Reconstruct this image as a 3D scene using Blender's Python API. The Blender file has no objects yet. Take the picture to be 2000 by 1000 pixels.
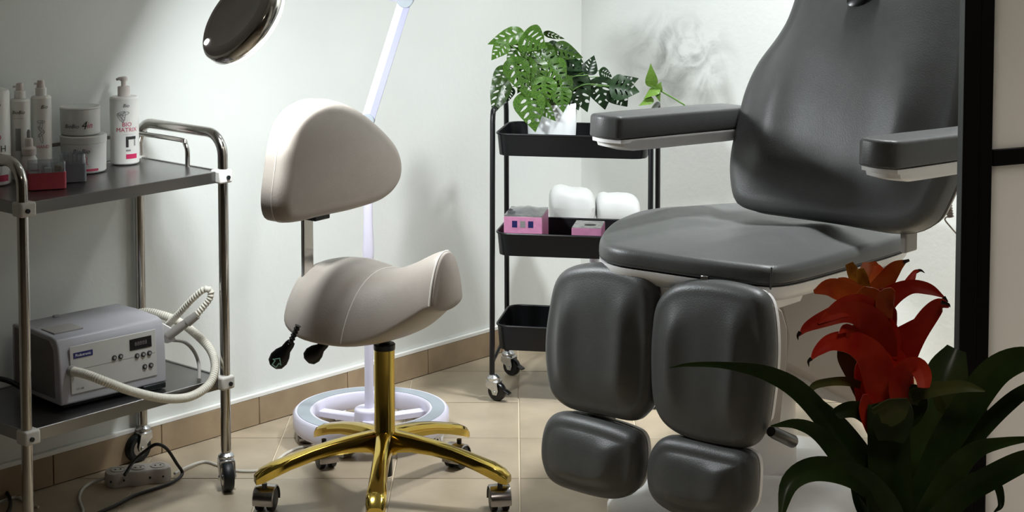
import bpy, bmesh, math, random
from mathutils import Vector as V, Matrix, geometry, noise
random.seed(7)
sc = bpy.context.scene
COL = sc.collection
# ------------------------------------------------------------ camera
F, HC, PITCH = 3500.0, 1.44, math.radians(4.0)
PY0 = -260 + F*math.tan(PITCH)
cam = bpy.data.objects.new('camera', bpy.data.cameras.new('camera'))
COL.objects.link(cam)
cam.location = (0, 0, HC)
cam.rotation_euler = (math.pi/2-PITCH, 0, 0)
cam.data.sensor_width = 36
cam.data.lens = 36*F/2000
cam.data.shift_y = -(500-PY0)/2000
sc.camera = cam
# ------------------------------------------------------------ colour management, world
sc.view_settings.view_transform = 'Standard'
sc.view_settings.look = 'None'
sc.view_settings.gamma = 1
sc.view_settings.use_curve_mapping = False
sc.view_settings.exposure = 0.0
w = bpy.data.worlds.new('world'); sc.world = w; w.use_nodes = True
w.node_tree.nodes['Background'].inputs[0].default_value = (0.9, 0.93, 1, 1)
w.node_tree.nodes['Background'].inputs[1].default_value = 0.05
# room frame: corner C, E1 along the back wall, E2 along the left wall (towards the viewer)
C0 = V((0.215, 5.527, 0)); E1 = V((0.741, -0.671, 0)); E2 = V((-0.671, -0.741, 0))
def RW(a, b, z=0): return C0+E1*a+E2*b+V((0, 0, z))

def area(name, loc, target, size, power, col, shape='DISK', spread=180):
    l = bpy.data.lights.new(name, 'AREA'); l.shape = shape; l.size = size
    if shape == 'RECTANGLE': l.size_y = size*.25
    l.energy = power; l.color = col; l.spread = math.radians(spread)
    o = bpy.data.objects.new(name, l); COL.objects.link(o); o.location = loc
    o.rotation_euler = (V(target)-V(loc)).to_track_quat('-Z', 'Y').to_euler()
    return o
HEAD_C = V((-0.571, 3.82, 1.115))      # magnifier head centre
HEAD_N = V((0.66, 0.49, -0.57)).normalized()   # direction the ring light faces
K_POW, FILL_POW, BACK_POW = 12, 9, 29
ring_light = area('ring_light', HEAD_C+HEAD_N*0.030, HEAD_C+HEAD_N, 0.16, K_POW, (0.93, 0.98, 1.0))
fill_near = area('fill_light_near', RW(3.6, 3.2, 2.62), RW(3.6, 3.2, 0), 0.6, FILL_POW, (1.0, 0.90, 0.80))  # added fill standing in for the dim room light, no fixture in view
back_light = area('fill_light_far', RW(1.5, 0.45, 2.60), RW(1.4, 0.2, 0), 0.30, BACK_POW, (0.95, 0.98, 1.0), spread=95)  # added light out of view that brightens the wall behind the chair
back_light2 = area('fill_light_corner', RW(0.72, 0.45, 2.60), RW(0.72, 0.30, 0), 0.30, BACK_POW*.28, (0.95, 0.98, 1.0), spread=105)  # second added light, unseen, fills the wall near the corner

# ------------------------------------------------------------ pixel -> place
def ray(px, py):
    u = (px-1000)/F; v = -(py-PY0)/F
    c, s = math.cos(PITCH), math.sin(PITCH)
    return V((u, c+v*s, -s+v*c))
def onz(px, py, z=0.0):
    r = ray(px, py); return V((0, 0, HC))+r*((z-HC)/r.z)
def aty(px, py, y):
    r = ray(px, py); return V((0, 0, HC))+r*(y/r.y)
def onp(px, py, P, N):
    r = ray(px, py); return V((0, 0, HC))+r*((V(P)-V((0, 0, HC))).dot(N)/r.dot(N))
def zat(py, y): return aty(1000, py, y).z
Z = V((0, 0, 1))

# ------------------------------------------------------------ materials
def srgb(h):
    c = [int(h[i:i+2], 16)/255 for i in (0, 2, 4)]
    return tuple(x/12.92 if x <= .04045 else ((x+.055)/1.055)**2.4 for x in c)+(1,)
def mat(name, col, rough=.5, metal=0, var=0.0, vscale=20, bump=0, bscale=200, coat=0, trans=0, ior=1.45,
        spec=.5, alpha=1, emit=None, estr=0, rnd=0, sheen=0, col2=None, sss=0):
    m = bpy.data.materials.new(name); m.use_nodes = True
    nt = m.node_tree; b = nt.nodes['Principled BSDF']
    c = srgb(col) if isinstance(col, str) else col
    b.inputs['Base Color'].default_value = c
    b.inputs['Roughness'].default_value = rough; b.inputs['Metallic'].default_value = metal
    b.inputs['Coat Weight'].default_value = coat; b.inputs['Transmission Weight'].default_value = trans
    b.inputs['IOR'].default_value = ior; b.inputs['Specular IOR Level'].default_value = spec
    b.inputs['Alpha'].default_value = alpha
    b.inputs['Sheen Weight'].default_value = sheen
    if sss:
        b.inputs['Subsurface Weight'].default_value = sss; b.inputs['Subsurface Scale'].default_value = .01
    if emit:
        b.inputs['Emission Color'].default_value = srgb(emit); b.inputs['Emission Strength'].default_value = estr
    tc = nt.nodes.new('ShaderNodeTexCoord')
    last = None
    if var or col2:
        n = nt.nodes.new('ShaderNodeTexNoise'); n.inputs['Scale'].default_value = vscale; n.inputs['Detail'].default_value = 6
        nt.links.new(tc.outputs['Object'], n.inputs['Vector'])
        r = nt.nodes.new('ShaderNodeValToRGB')
        c2 = srgb(col2) if col2 else tuple(min(1, x*(1+var)) for x in c[:3])+(1,)
        c1 = c if col2 else tuple(x*(1-var) for x in c[:3])+(1,)
        r.color_ramp.elements[0].position = .35; r.color_ramp.elements[1].position = .65
        r.color_ramp.elements[0].color = c1; r.color_ramp.elements[1].color = c2
        nt.links.new(n.outputs['Fac'], r.inputs[0]); last = r.outputs[0]
    if rnd:
        oi = nt.nodes.new('ShaderNodeObjectInfo'); hs = nt.nodes.new('ShaderNodeHueSaturation')
        mr = nt.nodes.new('ShaderNodeMapRange'); mr.inputs['To Min'].default_value = 1-rnd; mr.inputs['To Max'].default_value = 1+rnd
        nt.links.new(oi.outputs['Random'], mr.inputs['Value']); nt.links.new(mr.outputs[0], hs.inputs['Value'])
        if last: nt.links.new(last, hs.inputs['Color'])
        else: hs.inputs['Color'].default_value = c
        last = hs.outputs[0]
    if last: nt.links.new(last, b.inputs['Base Color'])
    if bump:
        n = nt.nodes.new('ShaderNodeTexNoise'); n.inputs['Scale'].default_value = bscale; n.inputs['Detail'].default_value = 4
        nt.links.new(tc.outputs['Object'], n.inputs['Vector'])
        bp = nt.nodes.new('ShaderNodeBump'); bp.inputs['Strength'].default_value = bump; bp.inputs['Distance'].default_value = .002
        nt.links.new(n.outputs['Fac'], bp.inputs['Height']); nt.links.new(bp.outputs[0], b.inputs['Normal'])
    return m
M = dict(
    wall=mat('wall_paint', 'E2E5E1', .75, bump=.25, bscale=60, var=.02, vscale=3),
    walldk=mat('dimmed_wall', '55504A', .8, bump=.1, var=.05, vscale=3),  # unseen walls coloured dark to cut bounce and dim the reflections
    ceil=mat('ceiling_paint', 'BDBDB8', .8, bump=.1),
    tile=mat('floor_tile', 'AB9D87', .38, var=.09, vscale=9, rnd=.05, bump=.05, bscale=90),
    skirt=mat('skirting_tile', 'A08C72', .4, var=.10, vscale=14, rnd=.06),
    grout=mat('grout', 'D3C6AE', .85, bump=.2),
    caulk=mat('skirting_cap', 'F2F2EE', .6),
    chrome=mat('chrome', (.50, .48, .45, 1), .14, 1, var=.03),
    zinc=mat('zinc_plate', (.62, .63, .64, 1), .25, 1, var=.1, vscale=60),
    steel=mat('brushed_steel', (.26, .255, .25, 1), .30, 1, var=.05, vscale=6, bump=.05, bscale=30),
    gold=mat('gold_plating', (.62, .45, .10, 1), .12, 1, var=.04),
    gunmetal=mat('gunmetal', (.42, .40, .40, 1), .22, 1, var=.05),
    blackpaint=mat('black_powder_coat', '0B0C0F', .35, bump=.1, bscale=400, var=.02),
    framepaint=mat('black_frame_paint', '101215', .5, var=.05),
    blackplastic=mat('black_plastic', '08080A', .28, var=.02),
    rubber=mat('rubber', '0E1316', .45, var=.1),
    leather=mat('grey_leatherette', '4A4B4A', .42, var=.04, vscale=40, bump=.22, bscale=380, spec=.5),
    leather_dk=mat('grey_piping', '3A3A3B', .5, var=.04),
    cream=mat('cream_leatherette', 'A69D94', .45, var=.02, vscale=30, bump=.15, bscale=420),
    creampipe=mat('cream_piping', 'D9D4CC', .5, var=.02),
    whitep=mat('white_plastic', 'DFDEDD', .35, var=.02),
    shaded_beigep=mat('shaded_beige_plastic', 'A1978F', .45, var=.04, vscale=5),  # darkened so white under-seat plastic looks shaded; the cord itself is beige
    lilac=mat('white_lamp_enamel', 'D8D5E6', .3, var=.02),
    ringpad=mat('grey_base_ring', '9AA2A9', .55, var=.03),
    lampback=mat('dark_lens_cover', 'A09896', .55, var=.03),
    led=mat('ring_diffuser', 'FFFFFF', .5, emit='EAF6FF', estr=6, var=.01),
    collar=mat('translucent_collar', 'CBC8C2', .5, var=.04, sss=.1),
    device=mat('device_shell', 'A6A5AA', .42, var=.02, bump=.1, bscale=500),
    device_dk=mat('device_end_panel', '6A6664', .5, var=.05),
    panel=mat('device_front_plate', 'B5B4B0', .4, var=.02),
    badge=mat('blue_badge', '22255F', .4, var=.05),
    display=mat('display_window', '1B1A19', .2, var=.03),
    hose=mat('ribbed_hose', 'D9D5C8', .45, var=.03),
    hosegrey=mat('grey_hose', '9A9690', .4, var=.05),
    bottle=mat('bottle_white', 'DEDDD8', .3, var=.03, sss=.15),
    capw=mat('cap_beige_white', 'D2C9C3', .35, var=.02),
    jar=mat('jar_plastic', 'D0D0CC', .3, var=.03, sss=.1),
    pink=mat('pink_plastic', 'C4525F', .35, var=.04, sss=.2),
    magenta=mat('magenta_print', 'C6275A', .5, var=.05),
    redprint=mat('red_print', 'B8405A', .5, var=.05),
    inkgrey=mat('grey_print', '8C8C8A', .6, var=.08),
    ink=mat('black_print', '2A2728', .6, var=.05),
    whiteprint=mat('white_print', 'ECECEA', .6, var=.02),
    clear=mat('clear_plastic', 'E8ECF0', .08, trans=.85, ior=1.35, var=.01),
    smokeclear=mat('smoky_clear_plastic', 'A9B0BA', .15, trans=.55, ior=1.35, var=.02),
    amber=mat('amber_liquid', '8A6A1E', .2, var=.05),
    carton=mat('pink_carton', 'D88FB6', .5, var=.06, vscale=60),
    cartontop=mat('carton_film', 'A8A6A4', .22, var=.35, vscale=45),
    paper=mat('white_paper_wrap', 'C6C8C6', .5, var=.03, vscale=10, bump=.3, bscale=25),
    pot=mat('white_ceramic', 'E6E9EA', .25, var=.02),
    soil=mat('soil', '2A2018', .95, var=.3, vscale=80, bump=.6, bscale=120),
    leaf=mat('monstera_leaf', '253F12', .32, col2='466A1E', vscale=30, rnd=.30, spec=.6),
    leaf_backlit=mat('monstera_leaf_backlit', '10240F', .35, col2='183612', vscale=30, rnd=.25, spec=.6),  # right-hand leaves: backlit shade put into the leaf colour
    vine=mat('vine_leaf', '55782A', .35, col2='6C8C38', vscale=30, rnd=.15),
    stem=mat('green_stem', '567A34', .5, var=.1),
    strap=mat('strap_leaf', '263A1A', .33, col2='3A5224', vscale=12, rnd=.25, spec=.5),
    straplt=mat('pale_strap_leaf', '4B5A2E', .45, col2='6A7440', vscale=15, rnd=.15),
    red=mat('red_bract', 'BE1C12', .42, col2='DC4428', vscale=16, rnd=.32, spec=.4),
    orange=mat('orange_bract', 'CC4A1A', .45, col2='E87A34', vscale=20, rnd=.25),
    yellow=mat('yellow_bract', 'C8902A', .5, col2='8E5818', vscale=50, rnd=.15),
    tipdk=mat('dried_bract_tip', '1A0F0D', .6, var=.1),
    bark=mat('terracotta_pot', '5B4A42', .6, var=.1),
    cablew=mat('white_cable', 'C9C5BC', .5, var=.03),
    cableb=mat('black_cable', '120E0E', .4, var=.05),
    strip=mat('power_strip_white', 'B9B2AC', .5, var=.04),
    frost=mat('frosted_pane', 'F2EEE9', .6, var=.01, vscale=2, bump=.05, sss=0),
    glass=mat('lens_glass', 'FFFFFF', .02, trans=1, ior=1.45, var=.001),
)
def frost_mat():
    m = M['frost']; nt = m.node_tree; out = nt.nodes['Material Output']; b = nt.nodes['Principled BSDF']
    tr_ = nt.nodes.new('ShaderNodeBsdfTranslucent'); tr_.inputs[0].default_value = srgb('F0EAE2')
    mx = nt.nodes.new('ShaderNodeMixShader'); mx.inputs[0].default_value = .6
    nt.links.new(b.outputs[0], mx.inputs[1]); nt.links.new(tr_.outputs[0], mx.inputs[2]); nt.links.new(mx.outputs[0], out.inputs[0])
frost_mat()
# smoke-like print on the back wall: a soft wispy stain with an outline of its own
def mural_mat():
    m = bpy.data.materials.new('smoke_print'); m.use_nodes = True; nt = m.node_tree; b = nt.nodes['Principled BSDF']
    b.inputs['Base Color'].default_value = srgb('6A6A66'); b.inputs['Roughness'].default_value = .8
    tc = nt.nodes.new('ShaderNodeTexCoord')
    n = nt.nodes.new('ShaderNodeTexNoise'); n.inputs['Scale'].default_value = 9; n.inputs['Detail'].default_value = 12
    n.inputs['Distortion'].default_value = 2.2; n.inputs['Roughness'].default_value = .62
    nt.links.new(tc.outputs['Object'], n.inputs['Vector'])
    mr = nt.nodes.new('ShaderNodeMapRange'); mr.inputs['From Min'].default_value = .42; mr.inputs['From Max'].default_value = .75
    nt.links.new(n.outputs['Fac'], mr.inputs['Value'])
    mp = nt.nodes.new('ShaderNodeMapping'); mp.inputs['Location'].default_value = (-.5, -.5, 0)
    nt.links.new(tc.outputs['UV'], mp.inputs['Vector'])
    le = nt.nodes.new('ShaderNodeVectorMath'); le.operation = 'LENGTH'; nt.links.new(mp.outputs[0], le.inputs[0])
    m2 = nt.nodes.new('ShaderNodeMapRange'); m2.inputs['From Min'].default_value = .48; m2.inputs['From Max'].default_value = .12
    nt.links.new(le.outputs['Value'], m2.inputs['Value'])
    mu = nt.nodes.new('ShaderNodeMath'); mu.operation = 'MULTIPLY'
    nt.links.new(mr.outputs[0], mu.inputs[0]); nt.links.new(m2.outputs[0], mu.inputs[1])
    m3 = nt.nodes.new('ShaderNodeMath'); m3.operation = 'MULTIPLY'; m3.inputs[1].default_value = .62
    nt.links.new(mu.outputs[0], m3.inputs[0]); nt.links.new(m3.outputs[0], b.inputs['Alpha'])
    return m
M['mural'] = mural_mat()

# ------------------------------------------------------------ mesh builder
def smooth(pts, k=6, closed=False):
    pts = [V(p) for p in pts]; n = len(pts); out = []
    segs = n if closed else n-1
    for i in range(segs):
        p1, p2 = pts[i], pts[(i+1) % n]
        p0 = pts[(i-1) % n] if closed or i > 0 else p1*2-p2
        p3 = pts[(i+2) % n] if closed or i < n-2 else p2*2-p1
        for j in range(k):
            t = j/k
            out.append(.5*((2*p1)+(p2-p0)*t+(2*p0-5*p1+4*p2-p3)*t*t+(3*p1-p0-3*p2+p3)*t**3))
    if not closed: out.append(pts[-1])
    return out
class MB:
    def __init__(s): s.v = []; s.f = []
    def add(s, vs, fs):
        o = len(s.v); s.v += [V(x) for x in vs]; s.f += [tuple(i+o for i in f) for f in fs]; return s
    def obox(s, c, ax, ay, az):
        c = V(c); ax, ay, az = V(ax), V(ay), V(az)
        vs = [c+ax*i+ay*j+az*k for i in (-1, 1) for j in (-1, 1) for k in (-1, 1)]
        return s.add(vs, [(0, 1, 3, 2), (4, 6, 7, 5), (0, 4, 5, 1), (2, 3, 7, 6), (0, 2, 6, 4), (1, 5, 7, 3)])
    def box(s, c, sx, sy, sz, yaw=0):
        a, b = math.cos(yaw), math.sin(yaw)
        return s.obox(c, V((a, b, 0))*sx/2, V((-b, a, 0))*sy/2, V((0, 0, sz/2)))
    def tube(s, path, r, n=12, cap=True, closed=False):
        P = [V(p) for p in path]; m = len(P)
        rr = r if isinstance(r, (list, tuple)) else [r]*m
        T = []
        for i in range(m):
            a = P[(i-1) % m] if closed or i > 0 else P[i]; b = P[(i+1) % m] if closed or i < m-1 else P[i]
            t = (b-a); T.append(t.normalized() if t.length > 1e-9 else V((0, 0, 1)))
        ref = V((0, 0, 1)) if abs(T[0].z) < .9 else V((1, 0, 0))
        nrm = (ref-T[0]*ref.dot(T[0])).normalized(); vs = []
        for i in range(m):
            nrm = (nrm-T[i]*nrm.dot(T[i]))
            nrm = nrm.normalized() if nrm.length > 1e-6 else V((1, 0, 0))
            bn = T[i].cross(nrm)
            for k in range(n):
                a = 2*math.pi*k/n; vs.append(P[i]+(nrm*math.cos(a)+bn*math.sin(a))*rr[i])
        fs = []
        for i in range(m if closed else m-1):
            j = (i+1) % m
            for k in range(n): fs.append((i*n+k, i*n+(k+1) % n, j*n+(k+1) % n, j*n+k))
        if cap and not closed:
            fs.append(tuple(reversed(range(n)))); fs.append(tuple((m-1)*n+k for k in range(n)))
        return s.add(vs, fs)
    def cyl(s, a, b, r, n=16, r2=None): return s.tube([a, b], [r, r if r2 is None else r2], n)
    def lathe(s, prof, c=(0, 0, 0), n=32, axis=None, sx=1, sy=1):
        c = V(c)
        if axis is None: ex, ey, ez = V((1, 0, 0)), V((0, 1, 0)), V((0, 0, 1))
        else:
            ez = V(axis).normalized(); ex = ez.orthogonal().normalized(); ey = ez.cross(ex)
        vs = []
        for (r, z) in prof:
            for k in range(n):
                a = 2*math.pi*k/n; vs.append(c+ex*(r*sx*math.cos(a))+ey*(r*sy*math.sin(a))+ez*z)
        fs = [(i*n+k, i*n+(k+1) % n, (i+1)*n+(k+1) % n, (i+1)*n+k) for i in range(len(prof)-1) for k in range(n)]
        fs.append(tuple(reversed(range(n)))); fs.append(tuple((len(prof)-1)*n+k for k in range(n)))
        return s.add(vs, fs)
    def prism(s, poly, vec):
        n = len(poly); vec = V(vec); vs = [V(p) for p in poly]+[V(p)+vec for p in poly]
        fs = [tuple(reversed(range(n))), tuple(range(n, 2*n))]+[(i, (i+1) % n, n+(i+1) % n, n+i) for i in range(n)]
        return s.add(vs, fs)
    def loft(s, rings, cap0=True, cap1=True):
        n = len(rings[0]); vs = [p for r in rings for p in r]
        fs = [(i*n+k, i*n+(k+1) % n, (i+1)*n+(k+1) % n, (i+1)*n+k) for i in range(len(rings)-1) for k in range(n)]
        if cap0: fs.append(tuple(reversed(range(n))))
        if cap1: fs.append(tuple((len(rings)-1)*n+k for k in range(n)))
        return s.add(vs, fs)
    def ball(s, c, r, n=12, sz=1):
        pr = [(r*math.sin(math.pi*i/n), -r*sz*math.cos(math.pi*i/n)) for i in range(n+1)]
        pr[0] = (r*.02, pr[0][1]); pr[-1] = (r*.02, pr[-1][1])
        return s.lathe(pr, c, n=16)
def wloc(o):
    p = V((0, 0, 0))
    while o: p += o.location; o = o.parent
    return p
def part(name, mb, m, parent=None, bev=0, sm=True, seg=2, ang=40, loc=None):
    me = bpy.data.meshes.new(name)
    base = wloc(parent) if parent else (V(loc) if loc is not None else V((0, 0, 0)))
    me.from_pydata([tuple(v-base) for v in mb.v], [], mb.f); me.validate()
    bm = bmesh.new(); bm.from_mesh(me); bmesh.ops.recalc_face_normals(bm, faces=bm.faces); bm.to_mesh(me); bm.free()
    mats = m if isinstance(m, (list, tuple)) else [m]
    for q in mats: me.materials.append(q)
    if sm:
        for p in me.polygons: p.use_smooth = True
        try: me.set_sharp_from_angle(angle=math.radians(ang))
        except Exception: pass
    o = bpy.data.objects.new(name, me); COL.objects.link(o)
    if parent: o.parent = parent
    else: o.location = base
    if bev:
        md = o.modifiers.new('bevel', 'BEVEL'); md.width = bev; md.segments = seg; md.limit_method = 'ANGLE'
        md.angle_limit = math.radians(35)
    return o
def thing(name, label, cat, loc, group=None):
    o = bpy.data.objects.new(name, None); COL.objects.link(o); o.location = loc; o.empty_display_size = .05
    return tag(o, label, cat, group)
def tag(o, label=None, cat=None, group=None, kind=None):
    if label: o['label'] = label
    if cat: o['category'] = cat
    if group: o['group'] = group
    if kind: o['kind'] = kind
    return o
def lab(o, t): o['label'] = t; return o

def pillow(outline, N, thick, dome=.01, edge=.015, hfun=None, rings=14, n=120, back_in=.0, es=5):
    """outline: world points on a plane; N: front direction"""
    N = V(N).normalized(); P = smooth(outline, 10, True)
    L = [0]
    for i in range(len(P)): L.append(L[-1]+(P[(i+1) % len(P)]-P[i]).length)
    Q = []
    j = 0
    for i in range(n):
        t = L[-1]*i/n
        while L[j+1] < t: j += 1
        f = (t-L[j])/max(1e-9, L[j+1]-L[j]); Q.append(P[j].lerp(P[(j+1) % len(P)], f))
    c = sum(Q, V((0, 0, 0)))/n
    nor = []
    for i in range(n):
        t = (Q[(i+1) % n]-Q[i-1]).normalized(); q = N.cross(t)
        if q.dot(c-Q[i]) < 0 and i == 0: pass
        nor.append(q)
    if sum(q.dot(c-p) for q, p in zip(nor, Q)) < 0: nor = [-q for q in nor]
    for _ in range(6): nor = [((nor[i-1]+nor[i]*2+nor[(i+1) % n])/4) for i in range(n)]
    nor = [q.normalized() for q in nor]
    U = (Q[0]-c).normalized()
    W = N.cross(U)
    R = []
    for k in range(es+1):          # rear rounding
        a = math.pi/2*k/es; R.append(([q+m_*(edge*(1-math.sin(a))) for q, m_ in zip(Q, nor)], -thick+edge*(1-math.cos(a))*0.6))
    for k in range(es+1):
        a = math.pi/2*k/es; R.append(([q+m_*(edge*(1-math.cos(a))) for q, m_ in zip(Q, nor)], -edge+edge*math.sin(a)))
    base = R[-1][0]
    rows = [[p+N*h for p in ring] for ring, h in R]
    for k in range(1, rings):
        s_ = 1-(k/rings); row = []
        for _ in range(10): base = [(base[i-1]+base[i]*2+base[(i+1) % n])/4 for i in range(n)]
        for p in base:
            q = c+(p-c)*s_
            h = dome*(1-s_**3)
            mm = min(1, (1-s_)*2.6); mm = mm*mm*(3-2*mm)
            if hfun: h += hfun(q)*mm
            row.append(q+N*h)
        rows.append(row)
    mb = MB(); mb.loft(rows, True, False)
    o = len(mb.v)-n
    mb.v.append(c+N*(dome+(hfun(c) if hfun else 0)))
    for k in range(n): mb.f.append((o+k, o+(k+1) % n, len(mb.v)-1))
    return mb, Q, nor
def bump2(q, O, U, W, u0, w0, su, sw, h):
    d = q-O; a = (d.dot(U)-u0)/su; b = (d.dot(W)-w0)/sw
    return h*math.exp(-a*a-b*b)

def wrap_text(s, size, center, axis_c, r, face_dir, m, parent, name='lettering', shear=0, push=.0006, sxy=1):
    """text bent round a vertical cylinder; center z given, facing face_dir"""
    cu = bpy.data.curves.new('t', 'FONT'); cu.body = s; cu.size = size; cu.align_x = 'CENTER'; cu.align_y = 'CENTER'; cu.shear = shear
    cu.resolution_u = 2
    to = bpy.data.objects.new('t', cu); COL.objects.link(to)
    bpy.context.view_layer.update()
    me = bpy.data.meshes.new_from_object(to.evaluated_get(bpy.context.evaluated_depsgraph_get()))
    bpy.data.objects.remove(to); bpy.data.curves.remove(cu)
    fd = V((face_dir[0], face_dir[1], 0)).normalized(); rt = V((-fd.y, fd.x, 0))
    mb = MB(); vs = []
    for v in me.vertices:
        a = v.co.x*sxy/r
        vs.append(V(axis_c)*1+fd*((r+push)*math.cos(a))+rt*((r+push)*math.sin(a))+Z*(center+v.co.y))
    mb.add(vs, [tuple(p.vertices) for p in me.polygons]); bpy.data.meshes.remove(me)
    return part(name, mb, m, parent, sm=False)
def flat_text(s, size, c, ex, ey, m, parent, name='lettering', push=None, shear=0):
    cu = bpy.data.curves.new('t', 'FONT'); cu.body = s; cu.size = size; cu.align_x = 'CENTER'; cu.align_y = 'CENTER'; cu.resolution_u = 2; cu.shear = shear
    to = bpy.data.objects.new('t', cu); COL.objects.link(to); bpy.context.view_layer.update()
    me = bpy.data.meshes.new_from_object(to.evaluated_get(bpy.context.evaluated_depsgraph_get()))
    bpy.data.objects.remove(to); bpy.data.curves.remove(cu)
    mb = MB(); mb.add([V(c)+V(ex)*v.co.x+V(ey)*v.co.y for v in me.vertices], [tuple(p.vertices) for p in me.polygons]); bpy.data.meshes.remove(me)
    return part(name, mb, m, parent, sm=False)
def wrap_patch(zc, hgt, u0, u1, axis_c, r, face_dir, m, parent, name, push=.0005):
    fd = V((face_dir[0], face_dir[1], 0)).normalized(); rt = V((-fd.y, fd.x, 0)); vs = []; n = 8
    for i in range(n+1):
        a = (u0+(u1-u0)*i/n)/r
        for zz in (-hgt/2, hgt/2): vs.append(V(axis_c)+fd*((r+push)*math.cos(a))+rt*((r+push)*math.sin(a))+Z*(zc+zz))
    mb = MB(); mb.add(vs, [(2*i, 2*i+2, 2*i+3, 2*i+1) for i in range(n)])
    return part(name, mb, m, parent, sm=True)

# ============================================================ ROOM
LA, LB, HT = 4.6, 6.2, 2.7
def clip(poly, P, n):
    out = []
    for i in range(len(poly)):
        a, b = poly[i], poly[(i+1) % len(poly)]; da, db = (a-P).dot(n), (b-P).dot(n)
        if da >= 0: out.append(a)
        if (da > 0 > db) or (da < 0 < db): out.append(a.lerp(b, da/(da-db)))
    return out
mb = MB(); mb.prism([RW(-.1, -.1, -.06), RW(LA+.1, -.1, -.06), RW(LA+.1, LB+.1, -.06), RW(-.1, LB+.1, -.06)], (0, 0, .057))
floor = part('floor', mb, M['grout'], sm=False); tag(floor, kind='structure')
cache = {}
def tiles():
    g = .0035; T = .30; rest = MB()
    planes = [(RW(.012, 0), E1), (RW(0, .012), E2), (RW(LA-.001, 0), -E1), (RW(0, LB-.001), -E2)]
    for i in range(-14, 20):
        for j in range(-4, 30):
            x0, y0 = .018+i*T, 5.04-j*T
            poly = [V((x0+g/2, y0+g/2, 0)), V((x0+T-g/2, y0+g/2, 0)), V((x0+T-g/2, y0+T-g/2, 0)), V((x0+g/2, y0+T-g/2, 0))]
            full = True
            for P, n in planes:
                q = clip(poly, P, n)
                if len(q) != len(poly) or any((a-b).length > 1e-6 for a, b in zip(q, poly)): full = False
                poly = q
                if len(poly) < 3: break
            if len(poly) < 3: continue
            c = V((x0+T/2, y0+T/2, 0))
            near = c.y > 3.3 and -1.6 < c.x < 1.6
            if not near:
                rest.prism([p-Z*.003 for p in poly], (0, 0, .003)); continue
            if full:
                if 't' not in cache:
                    m_ = MB(); h = T/2-g/2; b = .0012
                    rr = [[V((sx*(h-k), sy*(h-k), z)) for sx, sy in ((-1, -1), (1, -1), (1, 1), (-1, 1))] for k, z in ((0, -.003), (0, -b), (b, 0))]
                    m_.loft(rr); o = part('tile', m_, M['tile'], None, sm=False); o.parent = floor; cache['t'] = o.data; o.location = c
                else:
                    o = bpy.data.objects.new('tile', cache['t']); COL.objects.link(o); o.parent = floor; o.location = c
            else:
                m_ = MB(); m_.prism([p-Z*.003 for p in poly], (0, 0, .003)); part('tile', m_, M['tile'], floor, sm=False)
    o = part('tile_field', rest, M['tile'], floor, sm=False); o['kind'] = 'stuff'
tiles()
def wall(name, a, b, out):
    mb = MB(); mb.prism([a, b, b+out*.1, a+out*.1], (0, 0, HT)); o = part(name, mb, M['wall'], sm=False); tag(o, kind='structure'); return o
wl = wall('wall_left', RW(0, -.1), RW(0, LB+.1), -E1)
wb = wall('wall_back', RW(0, 0), RW(LA, 0), -E2)
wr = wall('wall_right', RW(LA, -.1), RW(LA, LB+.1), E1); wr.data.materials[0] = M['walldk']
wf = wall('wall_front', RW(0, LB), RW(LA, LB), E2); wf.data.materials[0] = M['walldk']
mb = MB(); mb.prism([RW(-.1, -.1, HT), RW(LA+.1, -.1, HT), RW(LA+.1, LB+.1, HT), RW(-.1, LB+.1, HT)], (0, 0, .06))
tag(part('ceiling', mb, M['ceil'], sm=False), kind='structure')
# skirting: a row of tiles with a white cap
SH = .072; JT = (V((-0.6627, 4.5586, 0))-C0).dot(E2)     # a joint seen in the photo
def skirting(name, P, D, L, off, out):
    grd = MB(); grd.prism([P+out*.001, P+D*L+out*.001, P+D*L+out*.006, P+out*.006], (0, 0, SH))
    root = part(name, grd, M['grout'], sm=False); tag(root, kind='structure')
    s_ = off % .31-.31
    while s_ < L:
        a, b = max(0.002, s_+.0015), min(L, s_+.31-.0015)
        if b > a+.01:
            q = MB(); q.obox(P+D*((a+b)/2)+out*.006+Z*(SH/2), D*((b-a)/2), out*.005, Z*(SH/2-.0005)); part('skirting_tile', q, M['skirt'], root, bev=.001, seg=1)
        s_ += .31
    q = MB(); q.obox(P+D*(L/2)+out*.006+Z*(SH+.005), D*(L/2), out*.0055, Z*.005); lab(part('cap_strip', q, M['caulk'], root, bev=.001, seg=1), 'white strip along the top of the skirting tiles')
skirting('baseboard_left', RW(0, 0), E2, LB, JT, E1)
skirting('baseboard_back', RW(0.012, 0), E1, LA-.02, .2, E2)
# wispy grey smoke marks on the back wall
mb = MB(); c = onp(1322, 120, RW(0, .004), E2); hw, hh = .245, .19
mb.add([c-E1*hw-Z*hh, c+E1*hw-Z*hh, c+E1*hw+Z*hh, c-E1*hw+Z*hh], [(0, 1, 2, 3)])
mu = part('wall_print', mb, M['mural'], sm=False, loc=c)
uv = mu.data.uv_layers.new(name='UV')
co = [(0, 0), (1, 0), (1, 1), (0, 1)]
for li, l in enumerate(mu.data.loops): uv.data[li].uv = co[l.vertex_index]
tag(mu, 'faint grey smoke-like print on the white back wall above the chair arm', 'wall print')

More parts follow.
